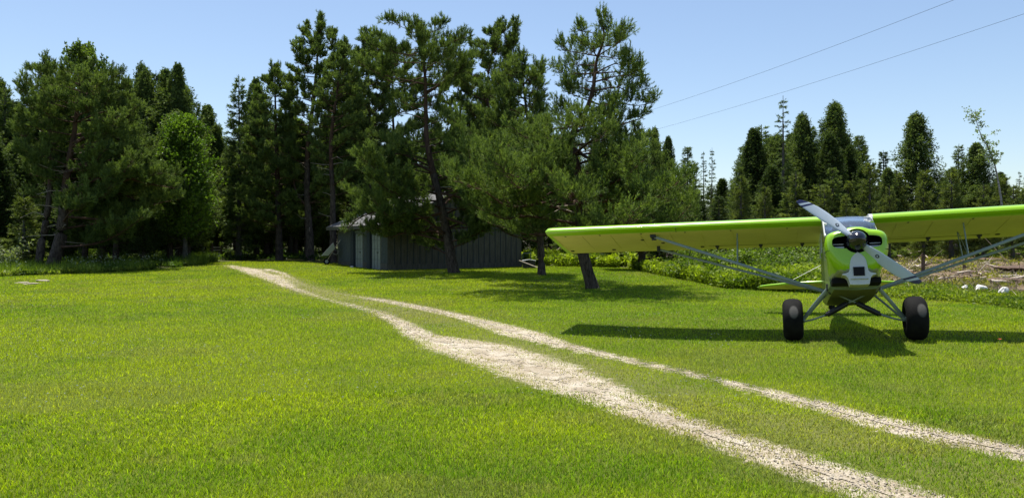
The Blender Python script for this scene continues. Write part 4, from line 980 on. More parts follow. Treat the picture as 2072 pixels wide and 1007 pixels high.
ARCH = {
 'spruce': [spruce(101, c0=DK0, c1=DK1), spruce(102, 12, 2.6, c0=DK0, c1=DK1), spruce(103, 12, 1.7, c0=(.028, .056, .02), c1=(.08, .115, .035))],
 'youngspruce': [spruce(111, 7, 2.1, YG0, YG1, bare=.03), spruce(112, 7, 1.8, YG0, YG1, bare=.03)],
 'thin': [spruce(121, 14, 1.9, DK0, DK1, sparse=.8, bare=.1), spruce(122, 14, 1.5, DK0, DK1, sparse=.7, bare=.15)],
 'cedar': [cedar(131, r=2.3, pw=.62, c0=DK0, c1=DK1), cedar(132, r=2.6, pw=.6, c0=DK0, c1=DK1), cedar(133, r=2.1, pw=.75, c0=(.028, .055, .018), c1=(.085, .12, .034))],
 'stem': [cedar(151, 13, 2.3, DK0, DK1, .24, .5), cedar(152, 13, 2.0, DK0, DK1, .20, .5)],
 'broad': [cedar(141, 11, 2.8, (.055, .11, .014), (.19, .28, .035), .22, .35, 'deciduous_tree', 'leaf', 12000, .15, .12, .62, 1.8, 'greybark'),
           cedar(142, 11, 2.4, (.06, .105, .02), (.17, .22, .05), .25, .35, 'deciduous_tree', 'leaf', 8000, .15, .12, .55, .9, 'greybark')],
}
for k_, lst in ARCH.items():
    for o in lst: o['used'] = 0
NAMES = {'spruce': 'spruce_tree', 'youngspruce': 'young_spruce', 'thin': 'spruce_tree', 'cedar': 'cedar_tree', 'stem': 'cedar_tree', 'broad': 'deciduous_tree'}
def plant(kind, u, vtop, d, wpx, label, group=None, var=None, lean=0, h=None):
    """copy a background tree: crown top at photograph row vtop (or height h), width wpx, at depth d"""
    lst = ARCH[kind]; i = random.randrange(len(lst)) if var is None else var; src = lst[i]
    x, y = (u - CX) / F * d, d; g = float(T(x, y))
    if h is None: h = EYE - (vtop - HY) / F * d - g
    wm = wpx / F * d / 2
    if src['used'] == 0: o = src; src['used'] = 1
    else: o = copy_tree(src)
    o.name = NAMES[kind] if kind in NAMES else o.name
    o.location = (x, y, g - .05); s_ = h / src['H']; sw = wm / src['RR']; sw = min(max(sw, .45 * s_), 1.9 * s_)
    o.scale = (sw, sw, s_); o.rotation_euler = (lean * .3, lean, random.uniform(0, 6.28))
    return tag(o, label, 'tree', group)
# the ones that stand out against the sky, left to right
for a in [
 ('spruce', 12, 172, 60, 110, 'dark spruce at the far left edge of the picture', 0), ('cedar', -40, 200, 58, 117, 'dark cedar cut by the left edge of the picture', 1),
 ('broad', 165, 95, 56, 138, 'light green deciduous tree topping out above the thick leaning pine', 1), ('cedar', 300, 150, 60, 120, 'broad dark cedar in the clump left of the sky notch', 1), ('cedar', 338, 147, 61, 120, 'second broad dark cedar in the clump left of the sky notch', 0), ('cedar', 258, 168, 59, 110, 'dark cedar between the thick leaning pine crown and the cedar clump', 1), ('broad', 374, 238, 48.5, 149, 'bright green maple glowing between dark conifers left of the lane', 0),
 ('cedar', 285, 138, 62, 97, 'first dark cedar top right of the light green deciduous crown', 1), ('spruce', 318, 142, 65, 78, 'dark spruce top between two cedars left of the sky notch', 2),
 ('cedar', 362, 136, 60, 110, 'dark cedar just left of the low sky notch', 0), ('spruce', 398, 205, 63, 78, 'short dark spruce on the slope of the low sky notch', 1),
 ('spruce', 484, 150, 58, 110, 'pointed dark spruce right of the low sky notch', 0), ('cedar', 520, 165, 62, 104, 'dark cedar beside the pointed spruce at the lane', 0),
 ('cedar', 440, 258, 68, 104, 'low cedar closing the bottom of the sky notch', 1),
 ('cedar', 1328, 264, 80, 71, 'leftmost cedar top right of the crooked pine', 2), ('cedar', 1352, 280, 86, 65, 'second cedar top right of the crooked pine', 0),
 ('spruce', 1391, 296, 70, 101, 'full dark spruce midway between the crooked pine and the sky gap', 1),
 ('thin', 1424, 305, 90, 34, 'left one of two slim spruces standing at the sky gap', 1), ('thin', 1441, 297, 90, 39, 'right one of two slim spruces standing at the sky gap', 0),
 ('cedar', 1524, 266, 80, 110, 'cedar rising from the right side of the sky gap', 2), ('cedar', 1560, 282, 84, 91, 'cedar left of the sparse spire spruce', 1),
 ('thin', 1583, 193, 74, 78, 'tallest sparse spruce with a bare spire above the propeller', 0), ('cedar', 1625, 236, 80, 110, 'broad cedar right of the sparse spire spruce', 1),
 ('cedar', 1686, 215, 84, 136, 'high dark cedar above the windshield', 1), ('cedar', 1722, 300, 80, 78, 'low cedar on the right shoulder of the high dark cedar', 2),
 ('thin', 1751, 292, 78, 41, 'thin spruce tip in the dip left of the round cedar', 1), ('spruce', 1786, 303, 82, 65, 'spruce just left of the round crowned cedar', 2),
 ('cedar', 1856, 235, 84, 140, 'round crowned dark cedar standing alone above the right wing', 1), ('spruce', 1940, 290, 80, 85, 'spruce left of the leaning birch', 0),
 ('cedar', 1976, 293, 78, 109, 'dark cedar behind the leaning birch', 0), ('cedar', 2020, 352, 86, 78, 'low cedar right of the leaning birch trunk', 2),
 ('thin', 2061, 345, 80, 29, 'thin spruce tip at the right edge of the picture', 1), ('cedar', 2110, 330, 80, 117, 'cedar beyond the right edge of the picture', 1)]:
    plant(*a[:5], a[5], None, a[6])
# shorter yellow green spruces in front of the right hand wood
for a in [(1500, 350, 62, 80), (1548, 372, 58, 75), (1610, 345, 60, 95), (1668, 372, 57, 80), (1760, 325, 60, 90), (1800, 372, 56, 70), (1868, 362, 58, 78), (1925, 338, 62, 85), (1990, 370, 60, 70), (2050, 372, 58, 70),
          (1450, 392, 60, 70), (1405, 408, 56, 70), (1712, 392, 55, 60)]:
    plant('youngspruce', *a, 'young yellow green spruce in the row before the dark wood on the right', 'young spruces before the right wood')
random.seed(5)
# the walls of forest
def fill(n, u0, u1, d0, d1, kinds, v0, v1, w0, w1, label, group, avoid=None):
    for i in range(n):
        u = u0 + (u1 - u0) * (i + random.random()) / n; d = random.uniform(d0, d1); x = (u - CX) / F * d
        if -12.5 < x < 2.2 and 41 < d < 57: continue
        k = random.choice(kinds); plant(k, u, random.uniform(v0, v1), d, random.uniform(w0, w1), label[k], group[k])
def labels(**k): return {q: (v[0], v[1]) for q, v in k.items()}
L1 = labels(spruce=('dark spruce in the forest left of the lane, below the skyline', 'forest spruces left of the lane'),
            cedar=('dark cedar in the forest left of the lane, below the skyline', 'forest cedars left of the lane'),
            stem=('dark bare stemmed cedar just inside the forest edge left of the lane', 'bare stemmed cedars left of the lane'),
            broad=('leafy tree in the shade of the forest left of the lane', 'leafy trees left of the lane'))
L2 = labels(spruce=('dark spruce in the forest behind the shed pines, below the skyline', 'forest spruces behind the shed'),
            cedar=('dark cedar in the forest behind the shed pines, below the skyline', 'forest cedars behind the shed'),
            stem=('bare stemmed cedar between the lane mouth and the wheelbarrow', 'bare stemmed cedars right of the lane'),
            broad=('leafy tree glimpsed behind the shed pines', 'leafy trees behind the shed'))
L3 = labels(spruce=('spruce in the wood behind the aircraft, below the skyline', 'wood spruces behind the aircraft'),
            cedar=('cedar in the wood behind the aircraft, below the skyline', 'wood cedars behind the aircraft'),
            thin=('thin spruce in the wood behind the aircraft, below the skyline', 'thin spruces behind the aircraft'),
            youngspruce=('young yellow green spruce in the row before the dark wood on the right', 'young spruces before the right wood'),
            broad=('leafy tree in the wood behind the aircraft', 'leafy trees behind the aircraft'))
def fill(n, u0, u1, d0, d1, kinds, v0, v1, w0, w1, L):
    for i in range(n):
        u = u0 + (u1 - u0) * (i + random.random()) / n; d = random.uniform(d0, d1); x = (u - CX) / F * d
        if -12.8 < x < 2.4 and 41 < d < 57.5: continue
        k = random.choice(kinds); plant(k, u, random.uniform(v0, v1), d, random.uniform(w0, w1), L[k][0], L[k][1])
fill(18, -280, 400, 46, 56, ['stem', 'stem', 'cedar'], 230, 320, 100, 150, L1)
fill(20, -300, 392, 58, 68, ['stem', 'spruce', 'cedar', 'cedar'], 150, 215, 110, 160, L1)
fill(16, -350, 470, 70, 82, ['spruce', 'cedar'], 215, 290, 90, 130, L1)
fill(16, -350, 560, 86, 100, ['spruce', 'cedar'], 250, 330, 80, 130, L1)
fill(7, 475, 640, 59, 68, ['stem', 'stem', 'broad'], 230, 300, 90, 130, L2)
fill(14, 480, 900, 66, 74, ['cedar', 'spruce', 'broad'], 240, 330, 90, 130, L2)
fill(12, 900, 1330, 62, 74, ['cedar', 'spruce', 'broad'], 260, 360, 90, 130, L2)
fill(16, 520, 1350, 78, 98, ['cedar', 'spruce'], 270, 350, 80, 120, L2)
fill(9, 1120, 1490, 50, 56, ['spruce', 'spruce', 'broad'], 375, 430, 80, 120, L2)
fill(22, 1500, 1750, 78, 92, ['cedar', 'spruce', 'spruce'], 245, 320, 90, 130, L3)
fill(20, 1300, 2200, 82, 100, ['cedar', 'spruce', 'spruce'], 335, 385, 60, 100, L3)
fill(20, 1480, 2200, 66, 76, ['cedar', 'spruce', 'youngspruce'], 335, 390, 70, 110, L3)
fill(20, 1300, 2250, 104, 125, ['cedar', 'spruce'], 350, 400, 60, 90, L3)
# the leaning birch
def birch():
    global rng
    rng = np.random.default_rng(77); pts = [at(u, v, 72) for u, v in ((2030, 515), (2028, 430), (2020, 370), (2010, 325), (1998, 298), (1984, 272), (1975, 245), (1972, 222))]
    g = GD(2030, 72); O = np.array(g); root = empty('birch_tree', g, 'thin pale birch bending left with a sparse airy crown above the right wing', 'tree'); TP = smooth_path([tuple(p) for p in pts], .4); Wd = Wood(); Wd.limb(TP - O, .13, .02, 7, 0)
    SP, SD = [], []
    for i in range(34):
        j = int(len(TP) * rng.uniform(.62, 1)) - 1; a = rng.uniform(0, 6.28); l = rng.uniform(.4, 1.6); d_ = norm(np.array([math.cos(a), math.sin(a), rng.uniform(-.1, .9)])); B = [TP[j]]
        for q in range(4): d_ = norm(d_ + rng.normal(0, .15, 3)); B.append(B[-1] + d_ * l / 4)
        B = np.array(B); Wd.limb(B - O, .016, .004, 3, 0); m_ = 16; t = rng.uniform(.3, 3.99, m_); ii = t.astype(int); SP.append(B[ii] + (B[ii + 1] - B[ii]) * (t - ii)[:, None] + rng.normal(0, .13, (m_, 3))); SD.append(norm(rng.normal(0, 1, (m_, 3)) + [0, 0, -.3]))
    Wd.build('trunk', [M['birch']], root); V, Tr, C = tufts(np.concatenate(SP) - O, np.concatenate(SD), 3, .15, .12, .9, .08, (.10, .15, .05), (.30, .36, .16)); tri_mesh('crown', V, Tr, M['leaf'], root, col=C)
birch()
# small trees and shrubs at the forest foot
plant('youngspruce', 48, 392, 44.5, 110, 'light green young fir left of the two leaning pines', None, 0)
plant('youngspruce', 205, 500, 43, 45, 'knee high young fir in the weeds right of the thickest leaning pine', None, 1)
SH = [shrub(161), shrub(162, 1.6, 1.2, (.06, .11, .015), (.22, .28, .035)), shrub(163, 1.9, .9, (.12, .15, .07), (.32, .36, .22))]
for o in SH: o['used'] = 0
def bush(k, u, d, h, w_, label, group=None):
    src = SH[k]; o = src if not src['used'] else copy_tree(src); src['used'] = 1; o.name = 'leafy_shrub'; g = GD(u, d); o.location = g; o.scale = (w_, w_, h / src['H']); o.rotation_euler.z = random.uniform(0, 6.28); return tag(o, label, 'shrub', group)
bush(2, 18, 43, 1.9, 1.2, 'pale leaved bush at the left edge below the young fir')
for i in range(30): bush(random.choice((0, 1)), 1385 + 285 * (i + random.random()) / 30, random.uniform(33, 46), random.uniform(1.0, 1.75), random.uniform(.9, 1.4), 'green leafy shrub in the thicket under the left wing near the fuselage', 'shrubs in the thicket under the left wing')
for i in range(14): bush(random.choice((0, 1)), 1790 + 340 * (i + random.random()) / 14, random.uniform(64, 72), random.uniform(.8, 1.4), random.uniform(1., 1.5), 'leafy shrub at the back of the slash area below the right wing', 'shrubs behind the slash area')
for i in range(8): bush(random.choice((0, 1, 0)), 150 + 330 * (i + random.random()) / 12, random.uniform(47, 57), random.uniform(.6, 1.2), random.uniform(.8, 1.3), 'low shrub in the shade at the forest foot between the leaning pines and the lane', 'shrubs at the forest foot left of the lane')

# ------------------------------------------------------------------ the shed
ga = Vector((.8, .6, 0)); sa = Vector((-.6, .8, 0)); Np = Vector((-7.0, 43.2, 0)); gz = float(T(-7.0, 43.2)) - .03
shed = empty('shed', (Np.x, Np.y, gz), 'weathered blue grey board shed in deep shade behind the pines', 'shed'); shed.rotation_euler.z = math.atan2(.6, .8)
W_, L_, H_ = 9.5, 6.65, 2.72; SL = .42; RH = H_ + W_ / 2 * SL
def wallmesh():
    m = MB(); t = .12
    m.box((0, 0, 0), (W_, t, H_)); m.add([(0, 0, H_), (W_, 0, H_), (W_ / 2, 0, RH), (0, t, H_), (W_, t, H_), (W_ / 2, t, RH)], [(0, 1, 2), (3, 5, 4), (0, 2, 5, 3), (1, 4, 5, 2)])
    return m
m = wallmesh(); m.build('wall', M['siding'], shed)
m = MB(); m.box((0, .122, -.1), (.12, L_, H_ - .002)); m.build('wall', M['siding'], shed)
m = MB(); m.box((W_ - .12, .122, -.1), (W_, L_, H_ - .002)); m.build('wall', M['siding'], shed)
m = wallmesh(); m.v = [(x, y + L_ + .002, z) for x, y, z in m.v]; m.build('wall', M['siding'], shed)
m = MB()
for i in range(1, 23):
    x = W_ * i / 23; top = H_ + min(x, W_ - x) * SL - .15; m.box((x - .022, -.022, .36), (x + .022, -.002, top))
tag(m.build('battens', M['trimdark'], shed), kind='stuff')
m = MB(); m.box((-.03, -.045, -.12), (W_ + .03, -.004, .34)); m.build('skirt_board', M['siding'], shed)
for a, b in ((.0, .83), (2.29, 3.10), (4.56, L_)):
    m = MB(); m.box((-.045, a, -.1), (-.004, b, .42)); m.build('skirt_board', M['siding'], shed)
m = MB()
for a, b, n in ((.06, .80, 6), (2.32, 3.08, 6), (4.6, L_, 14)):
    for i in range(n):
        y = a + (b - a) * i / n; m.box((-.03, y, .43), (-.003, y + .045, H_ - .2))
tag(m.build('battens', M['sidingdark'], shed), kind='stuff')
for y0, y1 in ((.84, 1.88), (3.13, 4.06)):
    d_ = MB(); d_.box((-.05, y0, .05), (-.006, y1, 2.12)); dr = d_.build('door', M['doorpaint'], shed, bev=.006)
    m = MB()
    for zz in (.62, 1.22, 1.72): m.box((-.062, y0 + .03, zz), (-.051, y1 - .03, zz + .012))
    for yy in (.33, .66): m.box((-.062, y0 + (y1 - y0) * yy, .1), (-.0515, y0 + (y1 - y0) * yy + .014, 2.05))
    m.build('panel_groove', M['trimdark'], dr)
    m = MB(); m.box((-.11, y0 + .22, 1.0), (-.052, y0 + .32, 1.05)); m.build('handle', M['black'], dr)
    m = MB(); m.box((-.20, y1 + .01, -.05), (-.004, y1 + .38, 2.5)); m.build('door_post', M['trimdark'], shed)
m = MB(); m.box((-.1, .78, 2.16), (-.006, 4.5, 2.34)); m.build('lintel', M['sidingdark'], shed)
for sgn in (-1, 1):
    ov = .55; xe = -ov if sgn < 0 else W_ + ov; ze = H_ - ov * SL + .10; m = MB(); th = .09
    m.add([(xe, -.5, ze), (W_ / 2, -.5, RH + .10), (W_ / 2, L_ + .6, RH + .10), (xe, L_ + .6, ze), (xe, -.5, ze - th), (W_ / 2, -.5, RH + .10 - th), (W_ / 2, L_ + .6, RH + .10 - th), (xe, L_ + .6, ze - th)],
          [(0, 1, 2, 3), (4, 7, 6, 5), (0, 4, 5, 1), (3, 2, 6, 7), (0, 3, 7, 4), (1, 5, 6, 2)])
    m.build('roof', M['shingle'], shed)
    m = MB(); m.tube([(xe, -.53, ze - .1), (W_ / 2, -.53, RH - .0)], .085, 4, flat=.25, up=(0, 1, 0)); m.build('rake_board', M['siding'], shed)
    x0, x1 = (xe - .025, xe - .003) if sgn < 0 else (xe + .003, xe + .025); m = MB(); m.box((x0, -.5, ze - .2), (x1, L_ + .6, ze + .005)); m.build('fascia', M['siding'], shed)
# right end of the shed: small table, dark bin with a pale sheet, leaning plank
g = GD(1066, 48.2); tb = empty('side_table', g, 'small pale topped table against the right end of the shed', 'table')
m = MB(); m.box((-.28, -.3, .86), (.28, .3, .90)); m.build('table_top', M['doorpaint'], tb)
for a in (-1, 1):
    for b in (-1, 1): m = MB(); m.box((a * .24 - .02, b * .26 - .02, -.02), (a * .24 + .02, b * .26 + .02, .858)); m.build('leg', M['sidingdark'], tb)
g = GD(1071, 46.3); tb = empty('storage_bin', g, 'black bin with a pale cover beside the right corner of the shed', 'bin')
m = MB(); m.box((-.38, -.3, -.02), (.36, .3, .46)); m.build('bin_body', M['black'], tb, bev=.03)
m = MB(); m.add([(-.42, -.34, .47), (.0, -.36, .54), (.4, -.3, .47), (.42, .3, .48), (0, .3, .55), (-.42, .3, .5)], [(0, 1, 4, 5), (1, 2, 3, 4)]); o = m.build('cover', M['doorpaint'], tb); o.modifiers.new('s', 'SOLIDIFY').thickness = .02
g = GD(1074, 44.8); m = MB(); m.box((-.75, -.07, -.02), (.75, .07, .02)); o = m.build('plank', M['deadwood']); o.location = g + Vector((0, 0, .26)); o.rotation_euler = (0, R(20), R(-15)); tag(o, 'pale plank leaning down from the black bin toward the slim pine', 'plank')
# wheelbarrow leaning by the far corner
g = GD(661, 47.6); wb = empty('wheelbarrow', g + Vector((0, 0, .20)), 'dull white wheelbarrow tipped up against the left corner of the shed', 'wheelbarrow')
wb.rotation_euler = (0, R(-50), R(12))
m = MB(); b0 = [(.35, -.24, .16), (.95, -.27, .14), (.95, .27, .14), (.35, .24, .16)]; t0 = [(.08, -.34, .46), (1.15, -.36, .44), (1.15, .36, .44), (.08, .34, .46)]
m.rings([b0, t0], 0, True, False); o = m.build('tray', M['whiteplastic'], wb); o.modifiers.new('s', 'SOLIDIFY').thickness = .015
for s_ in (-1, 1):
    m = MB(); m.tube([(0, s_ * .07, 0), (.6, s_ * .2, .11), (1.55, s_ * .3, .22)], .02, 6); m.build('handle', M['deadwood'], wb); m = MB(); m.tube([(.85, s_ * .24, .14), (.98, s_ * .24, -.18), (.7, s_ * .2, -.18), (.6, s_ * .2, .12)], .013, 5); m.build('leg', M['steel'], wb)
m = MB(); m.lathe([(-.045, .10), (-.05, .16), (0, .20), (.05, .16), (.045, .10)], 'y', 20); wl = m.build('wheel', M['rubber'], wb, smooth=True); m = MB(); m.lathe([(-.055, .0), (-.05, .1), (.05, .1), (.055, 0)], 'y', 16); m.build('hub', M['whiteplastic'], wl)
# slatted gate by the lane mouth
g = GD(439, 60); gt_ = empty('slatted_gate', g, 'small dark slatted wooden gate at the right of the forest lane', 'gate')
for a in (-.33, .33): m = MB(); m.box((a - .05, -.05, -.1), (a + .05, .05, 1.15)); m.build('post', M['darkwood'], gt_)
for zz in (.2, .42, .64, .86): m = MB(); m.box((-.28, -.02, zz), (.28, .02, zz + .08)); m.build('rail', M['deadwood'], gt_)
# pale house far behind the left trunks
g = GD(250, 74); hs = empty('house', g, 'pale blue grey house half hidden behind the dark trunks on the left', 'house')
m = MB(); m.box((-6.5, 0, -.2), (6.5, 6, 2.6)); m.build('wall', M['siding'], hs)
m = MB(); m.add([(-6.9, -.4, 2.55), (6.9, -.4, 2.55), (6.9, 3, 4.0), (-6.9, 3, 4.0), (-6.9, 6.4, 2.55), (6.9, 6.4, 2.55)], [(0, 1, 2, 3), (3, 2, 5, 4), (0, 3, 4), (1, 5, 2), (0, 4, 5, 1)]); m.build('roof', M['shingle'], hs)
m = MB(); m.box((-4.9, -.04, .1), (-4.0, -.003, 2.1)); m.build('door', M['white'], hs)
for a in (-2.4, 2.2, 4.4): m = MB(); m.box((a, -.04, .9), (a + .9, -.003, 1.9)); f_ = m.build('window', M['white'], hs); m = MB(); m.box((a + .08, -.05, .98), (a + .82, -.042, 1.82)); m.build('pane', M['chrome'], f_)

# ------------------------------------------------------------------ stones, logs, slash
def stone(u, v, w_, h_, label, mt='stone', flat=1, cat='stone', seed=0, group=None, name='stone'):
    global rng
    rng = np.random.default_rng(900 + seed); g = G(u, v); me = bpy.data.meshes.new(name); import bmesh
    bm = bmesh.new(); bmesh.ops.create_icosphere(bm, subdivisions=3, radius=1)
    ph = rng.uniform(0, 6, 9)
    for q in bm.verts:
        c = q.co; k = 1 + .13 * math.sin(c.x * 3 + ph[0]) * math.sin(c.y * 3.4 + ph[1]) + .12 * math.sin(c.z * 4 + ph[2] + c.x * 2) + .05 * math.sin(c.x * 9 + ph[3]) * math.sin(c.z * 8 + ph[4]) + rng.normal(0, .02)
        q.co = Vector((c.x * k * w_ / 2, c.y * k * w_ * .4, c.z * k * h_ / 2))
    bm.to_mesh(me); bm.free(); me.materials.append(M[mt]); me.polygons.foreach_set('use_smooth', [False] * len(me.polygons))
    o = bpy.data.objects.new(name, me); COL.objects.link(o); o.location = g + Vector((0, 0, h_ * .3 * flat)); o.rotation_euler.z = rng.uniform(-.5, .5); return tag(o, label, cat, group)
stone(1953, 589, .24, .26, 'smallest white limestone lump of the three by the slash edge', seed=1); stone(1985, 592, .42, .32, 'largest white limestone lump, middle of three by the slash edge', seed=2)
stone(2032, 598, .28, .34, 'white limestone lump nearest the right edge of the picture', seed=3); stone(1929, 526, .75, .30, 'flat pale stone half way up the slash behind the right struts', seed=4); stone(1931, 537, .30, .26, 'small pale stone just below the flat pale one in the slash', seed=5)
stone(45, 573, .50, .10, 'leftmost flat stone in the lawn before the leaning pines', 'flatstone', .5, seed=6); stone(64, 575, .62, .10, 'flat stone between the other two in the lawn before the leaning pines', 'flatstone', .5, seed=7); stone(86, 569, .55, .12, 'rightmost flat stone in the lawn before the leaning pines', 'flatstone', .5, seed=8)
stone(712, 541, .22, .12, 'small pale stone on the grass before the shed doors', 'stone', seed=9)
def stick(p, q, r_, label, mt='deadwood', name='fallen_branch', cat='branch', group=None, bend=.06, lift=.12, forks=1):
    a, b = G(*p), G(*q); a.z += lift; b.z += lift + random.uniform(0, .15); L = (b - a).length; n = 6
    pts = [a.lerp(b, i / n) + Vector((random.gauss(0, bend * L * .3), random.gauss(0, bend * L * .3), random.gauss(0, bend * L * .25))) * (0 < i < n) for i in range(n + 1)]
    Wd = Wood(); O = np.array(a); Wd.limb(np.array(pts) - O, r_, r_ * .55, 7, 0)
    for k in range(forks): c = pts[random.randint(2, 5)]; e = c + Vector((random.uniform(-.5, .5), random.uniform(-.4, .4), random.uniform(.05, .4))) * L * .4; Wd.limb(np.array([c, (c + e) / 2 + Vector((0, 0, .03)), e]) - O, r_ * .5, r_ * .2, 5, 0)
    o = Wd.build(name, [M[mt]], None); o.location = a; return tag(o, label, cat, group)
random.seed(21); rng = np.random.default_rng(21)
stick((1815, 525), (1874, 514), .075, 'long straight pale log left of the brown post', name='fallen_log', cat='log', bend=.01, forks=0, lift=.3)
stick((1817, 514), (1826, 521), .07, 'short pale stub standing over the left end of the long log', bend=.02, forks=0, lift=.3)
stick((1850, 512), (1878, 529), .06, 'pale forked branch crossing the long log', lift=.3)
stick((1986, 523), (2008, 508), .07, 'pinkish peeled stick slanting up right under the right struts', bend=.01, forks=0)
stick((2014, 526), (2040, 536), .06, 'pale crooked branch before the grey root plate')
stick((2000, 541), (2032, 548), .045, 'thin grey branch lying flat below the crooked one')
stick((2005, 576), (2036, 576), .09, 'thick pinkish slab of wood lying behind the white limestone lumps', name='fallen_log', cat='log', bend=.02, forks=0)
stick((1952, 519), (1962, 511), .06, 'short white stick leaning beside the broken snag', bend=.01, forks=0)
stick((1897, 520), (1925, 507), .05, 'long dark thin pole in the slash left of the snag', 'darkwood')
def post(u, v, h_, r_, label, mt='darkwood', name='wooden_post', cat='post', top=.9, tilt=0, jag=0):
    g = G(u, v); Wd = Wood(); Wd.limb(np.array([[0, 0, -.1], [tilt * .5, 0, h_ * .5], [tilt, 0, h_]]), r_, r_ * top, 9, 0)
    Wd.limb(np.array([[tilt, 0, h_ - .02], [tilt, 0, h_]]), r_ * top, .01, 9, 0)
    if jag: Wd.limb(np.array([[tilt - .03, 0, h_ - .1], [tilt - .06, 0, h_ + jag]]), r_ * .6, .01, 5, 0)
    o = Wd.build(name, [M[mt]], None); o.location = g; return tag(o, label, cat)
post(1868, 562, 1.05, .085, 'dark brown wooden post standing before the slash'); post(1951, 548, .32, .09, 'small dark stump in the yellow ground cover', name='tree_stump', cat='stump'); post(1932, 521, 1.3, .16, 'grey broken snag with a jagged top among the slash', 'greybark', 'broken_snag', 'snag', .7, .15, .5)
post(1818, 520, .9, .06, 'thin dark stake at the left end of the slash', name='wooden_stake', cat='stake'); post(1886, 512, 1.6, .14, 'dark stub of a cut trunk behind the long log', name='tree_stump', cat='stump')
stone(2055, 526, .95, .6, 'grey brown root plate of an uprooted tree', 'darkwood', 1.2, 'root plate', 12, name='root_plate')
MN = 0
for i in range(90):
    u = random.uniform(1800, 2150); v = random.uniform(511, 572); w_ = random.uniform(8, 40) * (v - 495) / 45; stick((u, v), (u + w_, v + random.uniform(-9, 9) * (v - 495) / 60), random.uniform(.02, .06), 'small grey branch left lying in the slash area', random.choice(('deadwood', 'deadwood', 'darkwood', 'greybark')), group='small branches in the slash area', lift=.06)
for i in range(10):
    u = random.uniform(1420, 1660); v = random.uniform(520, 556); stick((u, v), (u + random.uniform(8, 22), v + random.uniform(-6, 6)), .025, 'thin stick lying in the thicket under the left wing', 'greybark', group='sticks in the left wing thicket', lift=.5)
n = 26000; a = rng.uniform(math.atan((1790 - CX) / F), math.atan((2500 - CX) / F), n); d = np.interp(a, _ea, _ed) + 5 + 38 * rng.random(n) ** 1.3; x, y = d * np.sin(a), d * np.cos(a); k = fbm(x, y, .9, 55) > .47; x, y, d = x[k], y[k], d[k]; n = len(x)
P0 = np.stack([x, y, T(x, y) + .03], 1); e1 = norm(rng.normal(size=(n, 3)) * [1, 1, .3] + [0, 0, .08]); e2 = norm(np.cross(e1, rng.normal(size=(n, 3)))); ll = rng.uniform(.1, .6, (n, 1)); f = rng.random((n, 1))
V = np.stack([P0 - e2 * .014, P0 + e2 * .014, P0 + e1 * ll], 1).reshape(-1, 3); tag(tri_mesh('twig_debris', V, np.arange(3 * n).reshape(-1, 3), M['petal'], col=np.array([.09, .06, .04]) * (1 - f) + np.array([.42, .35, .26]) * f), 'brown and grey twig litter strewn over the slash area', 'debris', kind='stuff')
# soil mounds in the slash
for q, (u, v, w_, h_) in enumerate(((1905, 545, 2.2, .4), (1965, 556, 2.0, .4), (2030, 570, 1.6, .35), (1880, 552, 1.4, .3), (1990, 528, 3, .5), (2070, 550, 2.4, .4))):
    stone(u, v, w_, h_, 'low mound of brown soil and chips in the slash area', 'darkwood', .0, 'mound', 30 + q, 'soil mounds in the slash area', 'soil_mound')
# drum on two logs under the wing
g = GD(1367, 46.5)
for k in (-1, 1):
    Wd = Wood(); Wd.limb(np.array([[k * .32, -.5, .26], [k * .32, 0, .28], [k * .32, .5, .26]]), .26, .25, 9, 0); o = Wd.build('fallen_log', [M['darkwood']], None); o.location = g; tag(o, 'dark log under the %s end of the faded drum' % ('left' if k < 0 else 'right'), 'log')
dm = empty('metal_drum', g + Vector((0, 0, .74)), 'faded pinkish grey drum lying on its side below the left wing', 'drum'); dm.rotation_euler = (0, R(6), R(8))
m = MB(); m.lathe([(-.52, .0), (-.52, .19), (-.50, .215), (-.2, .205), (-.18, .225), (-.16, .205), (.16, .205), (.18, .225), (.2, .205), (.50, .215), (.52, .19), (.52, 0)], 'x', 28); m.build('drum_body', M['drum'], dm, smooth=True, angle=60)
m = MB(); m.tube([(-.05, -.21, .0), (-.05, -.235, .0)], .03, 8); m.build('bung', M['steel'], dm)
# overhead cables
for (p, q, lb) in (((at(1935, 0, 24), at(1310, 231, 50)), 0, 'upper thin overhead cable crossing the sky at the top right'), ((at(2072, 30, 24.7), at(1325, 268, 55)), 0, 'lower thin overhead cable crossing the sky at the right')):
    a, b = p; dv = b - a; m = MB(); pts = [a + dv * t_ - Vector((0, 0, .35 * math.sin(max(0, min(1, (t_ + .5) / 1.7)) * math.pi) - .3)) for t_ in [(-.5 + 1.7 * i / 20) for i in range(21)]]
    m.tube(pts, .006, 5); tag(m.build('overhead_cable', M['wire']), lb, 'cable')
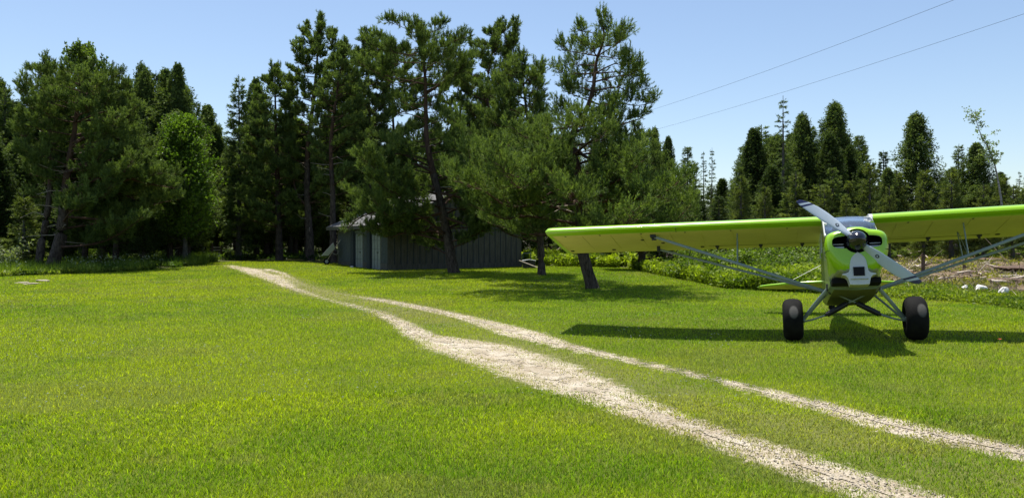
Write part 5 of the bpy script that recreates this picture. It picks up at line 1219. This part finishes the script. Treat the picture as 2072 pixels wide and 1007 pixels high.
# red blossom in the wing's shadow
g = G(2024, 699); fl = empty('wild_flower', g, 'single small red flower in the shadow of the right wing', 'flower'); m = MB(); m.tube([(0, 0, 0), (0, 0, .09)], .003, 5); m.build('stem', M['under'], fl)
m = MB()
for i in range(6): a = i * math.pi / 3; m.add([(0, 0, .09), (.022 * math.cos(a - .4), .022 * math.sin(a - .4), .105), (.036 * math.cos(a), .036 * math.sin(a), .10), (.022 * math.cos(a + .4), .022 * math.sin(a + .4), .105)], [(0, 1, 2, 3)])
m.build('blossom', M['red'], fl)
# pebbles and stray clods on the ruts
n = 6000; qs = []
for P in (RA, RB):
    t_ = rng.uniform(2, len(P) - 1.001, n // 2); i = t_.astype(int); f = (t_ - i)[:, None]; c = P[i] * (1 - f) + P[i + 1] * f; ok = c[:, 3] > .6; c = c[ok]; th = rng.uniform(0, 6.28, len(c)); rr_ = c[:, 2] * 1.1 * rng.random(len(c)) ** .5; qs.append(np.stack([c[:, 0] + np.cos(th) * rr_, c[:, 1] + np.sin(th) * rr_ * 1.0], 1))
q = np.concatenate(qs); n = len(q); sz = rng.uniform(.003, .009, n) * (1 + .04 * q[:, 1]); z = T(q[:, 0], q[:, 1]) + .006
oc = np.array([(1, 0, 0), (0, 1, 0), (-1, 0, 0), (0, -1, 0), (0, 0, .7), (0, 0, -.5)], float); an = rng.uniform(0, 6.28, n); V = oc[None] * sz[:, None, None] * rng.uniform(.6, 1.4, (n, 6, 1)); ca, sa_ = np.cos(an)[:, None], np.sin(an)[:, None]
V = np.stack([V[..., 0] * ca - V[..., 1] * sa_ + q[:, 0:1], V[..., 0] * sa_ + V[..., 1] * ca + q[:, 1:2], V[..., 2] + z[:, None]], -1).reshape(-1, 3)
ft = np.array([(0, 1, 4), (1, 2, 4), (2, 3, 4), (3, 0, 4), (1, 0, 5), (2, 1, 5), (3, 2, 5), (0, 3, 5)]); Tr = (np.arange(n)[:, None, None] * 6 + ft).reshape(-1, 3); f = np.repeat(rng.random(n), 8)[:, None]
tag(tri_mesh('gravel', V, Tr, M['petal'], col=np.array([.30, .25, .19]) * (1 - f) + np.array([.66, .60, .50]) * f), 'loose pale pebbles scattered along the two wheel ruts', 'pebbles', kind='stuff')
for k_, lst in list(ARCH.items()) + [('shrub', SH)]:
    for o in lst:
        if not o['used']:
            for ch in list(o.children): bpy.data.objects.remove(ch)
            bpy.data.objects.remove(o)
        else:
            del o['used']
for o in SC.objects:
    for kk in ('used', 'H', 'RR'):
        if kk in o: del o[kk]
